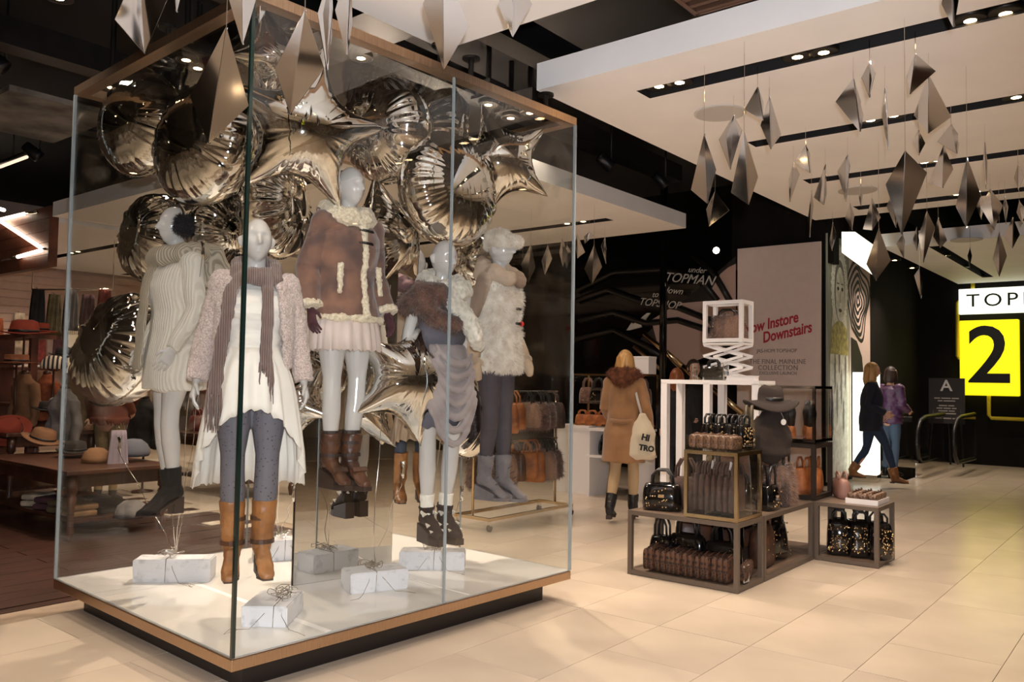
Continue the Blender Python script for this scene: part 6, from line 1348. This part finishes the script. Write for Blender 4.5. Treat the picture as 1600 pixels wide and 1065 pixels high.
# wooden tables
def table(r, l, w, d, h, label, low=None):
    o = E_('wooden_table', RL(r, l, 0), STORE_ROT, label, 'table'); MB().box((0, 0, h - .02), (w, d, .04)).build('top', M['darkwood'], o, bevel=.006)
    for s in (-1, 1):
        MB().box((s * (w/2 - .09), 0, h - .10), (.025, d - .2, .12)).build('apron', M['darkwood'], o); MB().box((0, s * (d/2 - .09), h - .10), (w - .2, .025, .12)).build('apron', M['darkwood'], o)
        for t in (-1, 1): MB().lathe([(.045, h - .04), (.045, h - .2), (.028, h - .22), (.046, h * .6), (.03, h * .45), (.024, h * .2), (.036, h * .12), (.018, 0)], 14, (s * (w/2 - .08), t * (d/2 - .08), 0)).build('leg', M['darkwood'], o, True)
    if low: MB().box((0, 0, low), (w - .2, d - .2, .03)).build('lower_shelf', M['darkwood'], o)
    return o
table(3.7, 8.55, 1.0, 2.0, .62, 'long low dark wood table seen through the left glass pane', .16)
table(4.0, 10.6, 1.0, 1.7, .82, 'higher dark wood table of hats at the far left', .2)
table(6.0, 9.4, .9, 1.6, .75, 'dark wood table farther back in the accessories shop', .2)
def hat(px, py, Y, R, mat, label, crown='round', tilt=(0, 0), band=True):
    p = DY(px, py, Y); o = E_('hat', p, .4, label, 'hat'); o.rotation_euler = (tilt[0], tilt[1], .4)
    if crown == 'boater': pr = [(R, 0), (R, .012), (R * .60, .014), (R * .58, R * .45), (R * .55, R * .5), (.005, R * .5)]
    elif crown == 'beanie': pr = [(R * .7, 0), (R * .76, .03), (R * .74, R * .3), (R * .62, R * .62), (R * .36, R * .85), (.005, R * .9)]
    else: pr = [(R, .012), (R * .99, .022), (R * .75, .014), (R * .58, .02), (R * .56, R * .3), (R * .5, R * .58), (R * .3, R * .68), (.005, R * .62)]
    rr = [[(q * math.cos(a) * 1.08, q * math.sin(a), z + (.02 * math.cos(2 * a) * (q / R) ** 2 if crown == 'round' else 0)) for a in [2*math.pi*j/28 for j in range(28)]] for q, z in pr]
    MB().rings(rr).build('felt', mat, o, True)
    if band and crown != 'beanie': MB().lathe([(R * .60, .02), (R * .62, .022), (R * .61, R * .2), (R * .585, R * .2)], 28).build('hat_band', M['blackleather'], o, True).scale = (1.08, 1, 1)
    return o
def hatpost(px, py, Y, tz, label):
    p = DY(px, py, Y); o = E_('hat_post', Vector((p.x, p.y, tz)), 0, label, 'stand'); h = p.z - tz; MB().lathe([(.09, 0), (.09, .012), (.012, .02), (.012, h - .02), (.06, h), (.0, h + .004)], 16).build('pole', M['darkwood'], o, True); MB().sphere((0, 0, h), (.07, .07, .03), 14, 8).build('cap', M['darkwood'], o, True)
for x, y, Y, tz, R, mt, lb, cr_ in [(26, 567, 9.6, .82, .2, 'straw', 'straw-coloured boater hat raised on a post at far left', 'boater'), (84, 576, 9.4, .82, .17, 'zebra', 'cream and black printed bucket hat raised on a post', 'beanie'), (38, 522, 10.0, .82, .26, 'felt_red', 'broad rust red hat on the tallest post at far left', 'round'), (100, 556, 10.2, .82, .16, 'darkfelt', 'dark felt hat behind the printed bucket hat', 'round')]:
    hatpost(x, y, Y, tz, 'wooden post under the ' + lb.split(' raised')[0].split(' on the')[0].split(' behind')[0]); hat(x, y, Y, R, M[mt], lb, cr_)
hat(14, 672, 9.1, .21, M['felt_red'], 'rust red felt hat tilted towards the viewer on the high table', 'round', (.9, 0)); hat(66, 688, 8.9, .2, M['felt_tan'], 'tan fedora with black band lying on the high table', 'round', (.1, .25)); hat(208, 712, 8.2, .19, M['felt_grey'], 'grey felt bucket hat on the long low table', 'beanie'); hat(205, 808, 7.7, .18, M['k_grey'], 'grey crocheted beret on the lower shelf of the low table', 'beanie'); hat(74, 640, 9.6, .15, M['darkfelt'], 'black felt hat between the printed hat and the fedora', 'round')
hat(150, 722, 8.0, .16, M['felt_tan'], 'tan beanie near the left end of the long low table', 'beanie'); hat(118, 706, 8.5, .17, M['darkfelt'], 'dark hat at the back of the long low table', 'round')
scarf_hang(DY(186, 672, 7.95) + Vector((0, 0, .0)), .5, .2, .42, PM('lilac_grey_scarf', (142, 126, 132), .9, bump=.6, bscale=40), 'lilac grey scarf hanging over the edge of the long low table')
def bust(px, py, Y, tz, mat, label, scl=1.0):
    p = DY(px, py, Y); o = E_('dress_form', Vector((p.x, p.y, tz)), -.5, label, 'dress form'); h = max(.05, p.z - tz - .28)
    MB().lathe([(.13, 0), (.13, .014), (.014, .03), (.014, h)], 16).build('pole', M['darkwood'], o, True); mb = MB(); mb.ell([(0, 0, h - .02, .10, .08), (0, 0, h, .17, .13), (0, 0, h + .2, .15, .11), (0, 0, h + .36, .19, .14), (0, 0, h + .48, .18, .1), (0, 0, h + .53, .08, .07), (0, 0, h + .58, .05, .05)], 22)
    for s in (-1, 1): mb.tube([(s * .17, 0, h + .46), (s * .23, 0, h + .2), (s * .23, -.03, h - .03)], [.06, .055, .045], 10)
    g = remesh(mb, 'jacket', mat, o, .014, 1, folds=((8, .02),)); MB().sphere((0, 0, h + .6), (.05, .05, .035), 12, 8).build('neck_cap', M['darkwood'], o, True)
bust(38, 630, 9.8, .82, M['felt_tan'], 'dress form in tan jacket under the boater hat'); bust(72, 625, 10.6, .82, M['k_rust'], 'dress form in rust jacket under the printed hat'); bust(100, 650, 9.2, 0, M['k_grey'], 'dress form in grey top beside the high table'); bust(226, 660, 10.5, 0, M['k_black'], 'dress form in black top behind the earmuffed mannequin')
for k in range(8):
    n_, _c = pal[(k * 3 + 1) % 8]; o = E_('folded_scarf', RL(3.45 + .28 * (k % 2), 7.85 + .3 * (k // 2) + .05 * (k % 2), .176), STORE_ROT + .1 * k, f'{n_} folded scarf on the lower shelf of the low table, {["first","second","third","fourth","fifth","sixth","seventh","eighth"][k]} from the right', 'scarf', 'folded scarves under the low table')
    for i in range(2): MB().box((.01 * i, 0, .03 + .06 * i), (.24, .22, .055)).build('fold', M['k_' + n_], o, bevel=.02)
for k in range(9):
    n_, _c = pal[(k * 5) % 8]; bag(RL(5.85 + .3 * (k % 2), 8.8 + .3 * (k // 2), .75), STORE_ROT - 1.4, .26, .13, .2, M['k_' + n_] if k % 3 else M['tanbag'], f'{n_ if k % 3 else "tan suede"} bag on the farther shop table, {["first","second","third","fourth","fifth","sixth","seventh","eighth","ninth"][k]} from the right', 'bags on the farther shop table', seed=k + 400, hl=.08)
fp = E_('flower_poster', RL(7.3, 17.08, 0), STORE_ROT, 'white poster with plum flowers on the shop wall at far left', 'poster'); 
MB().box((-2.9, -.1, 2.7), (1.0, .02, .9)).build('board', M['white'], fp)
for k in range(9): a = k * 2.4; MB().lathe([(.09, 0), (.05, .008), (.0, .01)], 9, (-2.9 + .07 * k * math.cos(a) * .6, -.112, 2.7 + .05 * k * math.sin(a)), M=Matrix.Rotation(1.57, 3, 'X')).build('flower', M['k_plum'], fp)
ws = E_('lit_shelf_unit', RL(6.9, 15.4, 0), STORE_ROT, 'tall white shelf unit with warm light between its shelves', 'shelf'); MB().box((.2, 0, 1.2), (.04, 1.1, 2.4)).build('back_panel', M['white'], ws)
for y in (-.55, .55): MB().box((0, y, 1.2), (.42, .04, 2.4)).build('side_panel', M['white'], ws)
for k in range(6): MB().box((0, 0, .1 + .45 * k), (.4, 1.06, .03)).build('shelf', M['white'], ws)
for k in range(3): MB().tube([(-.12, -.5, 1.42 + .45 * k), (-.12, .5, 1.42 + .45 * k)], .012, 6).build('light_strip', EM('warm_strip', (255, 214, 150), 5), ws, True)

# crowded rails and stands between the tables and the back wall
for k, (r, l, n) in enumerate([(6.6, 12.2, 9), (5.2, 13.6, 9), (8.6, 11.0, 8)]):
    o = E_('clothes_rail', RL(r, l, 0), STORE_ROT + [.3, 1.2, -.2][k], ['clothes rail of mixed garments behind the farther shop table', 'clothes rail of mixed garments near the slatted wall', 'clothes rail of garments seen behind the left round balloons'][k], 'rail')
    for x in (-.75, .75): MB().tube([(x, 0, 0), (x, 0, 1.6)], .014, 8).build('upright', M['chrome'], o, True); MB().box((x, 0, .03), (.04, .5, .03)).build('foot', M['chrome'], o)
    MB().tube([(-.78, 0, 1.6), (.78, 0, 1.6)], .014, 8).build('top_bar', M['chrome'], o, True)
    Q = rotz(STORE_ROT + [.3, 1.2, -.2][k])
    for i in range(n):
        n_, _c = pal[(i * 3 + k) % 8]; x = -.66 + i * 1.32 / (n - 1); g_o = E_('hanging_garment', RL(r, l, 0) + Q @ Vector((x, 0, 1.6)), STORE_ROT + [.3, 1.2, -.2][k] + rn.uniform(-.15, .15), f'{n_} garment on the {["farther table","slatted wall","balloon side"][k]} rail, {["first","second","third","fourth","fifth","sixth","seventh","eighth","ninth"][i]} along', 'garment', 'garments on the shop rails')
        hh = rn.uniform(.6, .95); mb = MB(); mb.rings([[(.035 * q * math.cos(a), w_ * math.sin(a), z) for a in [2*math.pi*j/14 for j in range(14)]] for z, w_, q in ((-hh - .1, .26, 1.3), (-hh * .5 - .1, .22, 1.1), (-.22, .21, 1), (-.13, .17, .9), (-.09, .06, .7))]); mb.build('cloth', M['k_' + n_], g_o, True); MB().tube([(0, 0, -.1), (0, 0, -.03), (0, .015, .0), (0, 0, .014), (0, -.014, .004)], .004, 5).build('hanger_hook', M['chrome'], g_o, True)
lsf = E_('high_shelf', DY(28, 527, 10.6), STORE_ROT, 'red-brown wooden shelf tower holding a red cap at far left', 'shelf')
zt_ = DY(28, 527, 10.6).z
MB().box((0, 0, 0), (.4, 1.3, .05)).build('shelf_board', M['redwood'], lsf); MB().box((0, .55, -zt_ / 2), (.3, .1, zt_ - .05)).build('post', M['redwood'], lsf); MB().box((0, -.5, -zt_ / 2), (.08, .08, zt_ - .05)).build('post', M['redwood'], lsf)
for k in range(3): MB().box((0, .05, -.4 - .45 * k), (.36, 1.1, .03)).build('shelf_board', M['redwood'], lsf)
hat(58, 518, 10.5, .22, M['felt_red'], 'dark red flat hat on the end of the wooden shelf tower', 'boater')
for k in range(5):
    n_, _c = pal[(k * 3 + 4) % 8]; scarf_hang(DY(60 + 26 * k, 452 + 8 * (k % 2), 12.4), STORE_ROT, .24, .62, M['k_' + n_], f'{n_} scarf hanging from the ceiling rail over the shop tables, {["first","second","third","fourth","fifth"][k]} from the left', 'scarves on the ceiling rail')
a, c = DY(50, 452, 12.45), DY(176, 452, 12.45); rl_ = E_('ceiling_rail', (a + c) / 2, 0, 'thin chrome ceiling rail of scarves over the shop tables', 'rail'); MB().tube([a - (a + c) / 2, c - (a + c) / 2], .015, 8).build('bar', M['chrome'], rl_, True)
for q in (a, c): MB().tube([q - (a + c) / 2, q - (a + c) / 2 + EZ * (3.5 - q.z)], .008, 6).build('drop_rod', M['chrome'], rl_, True)
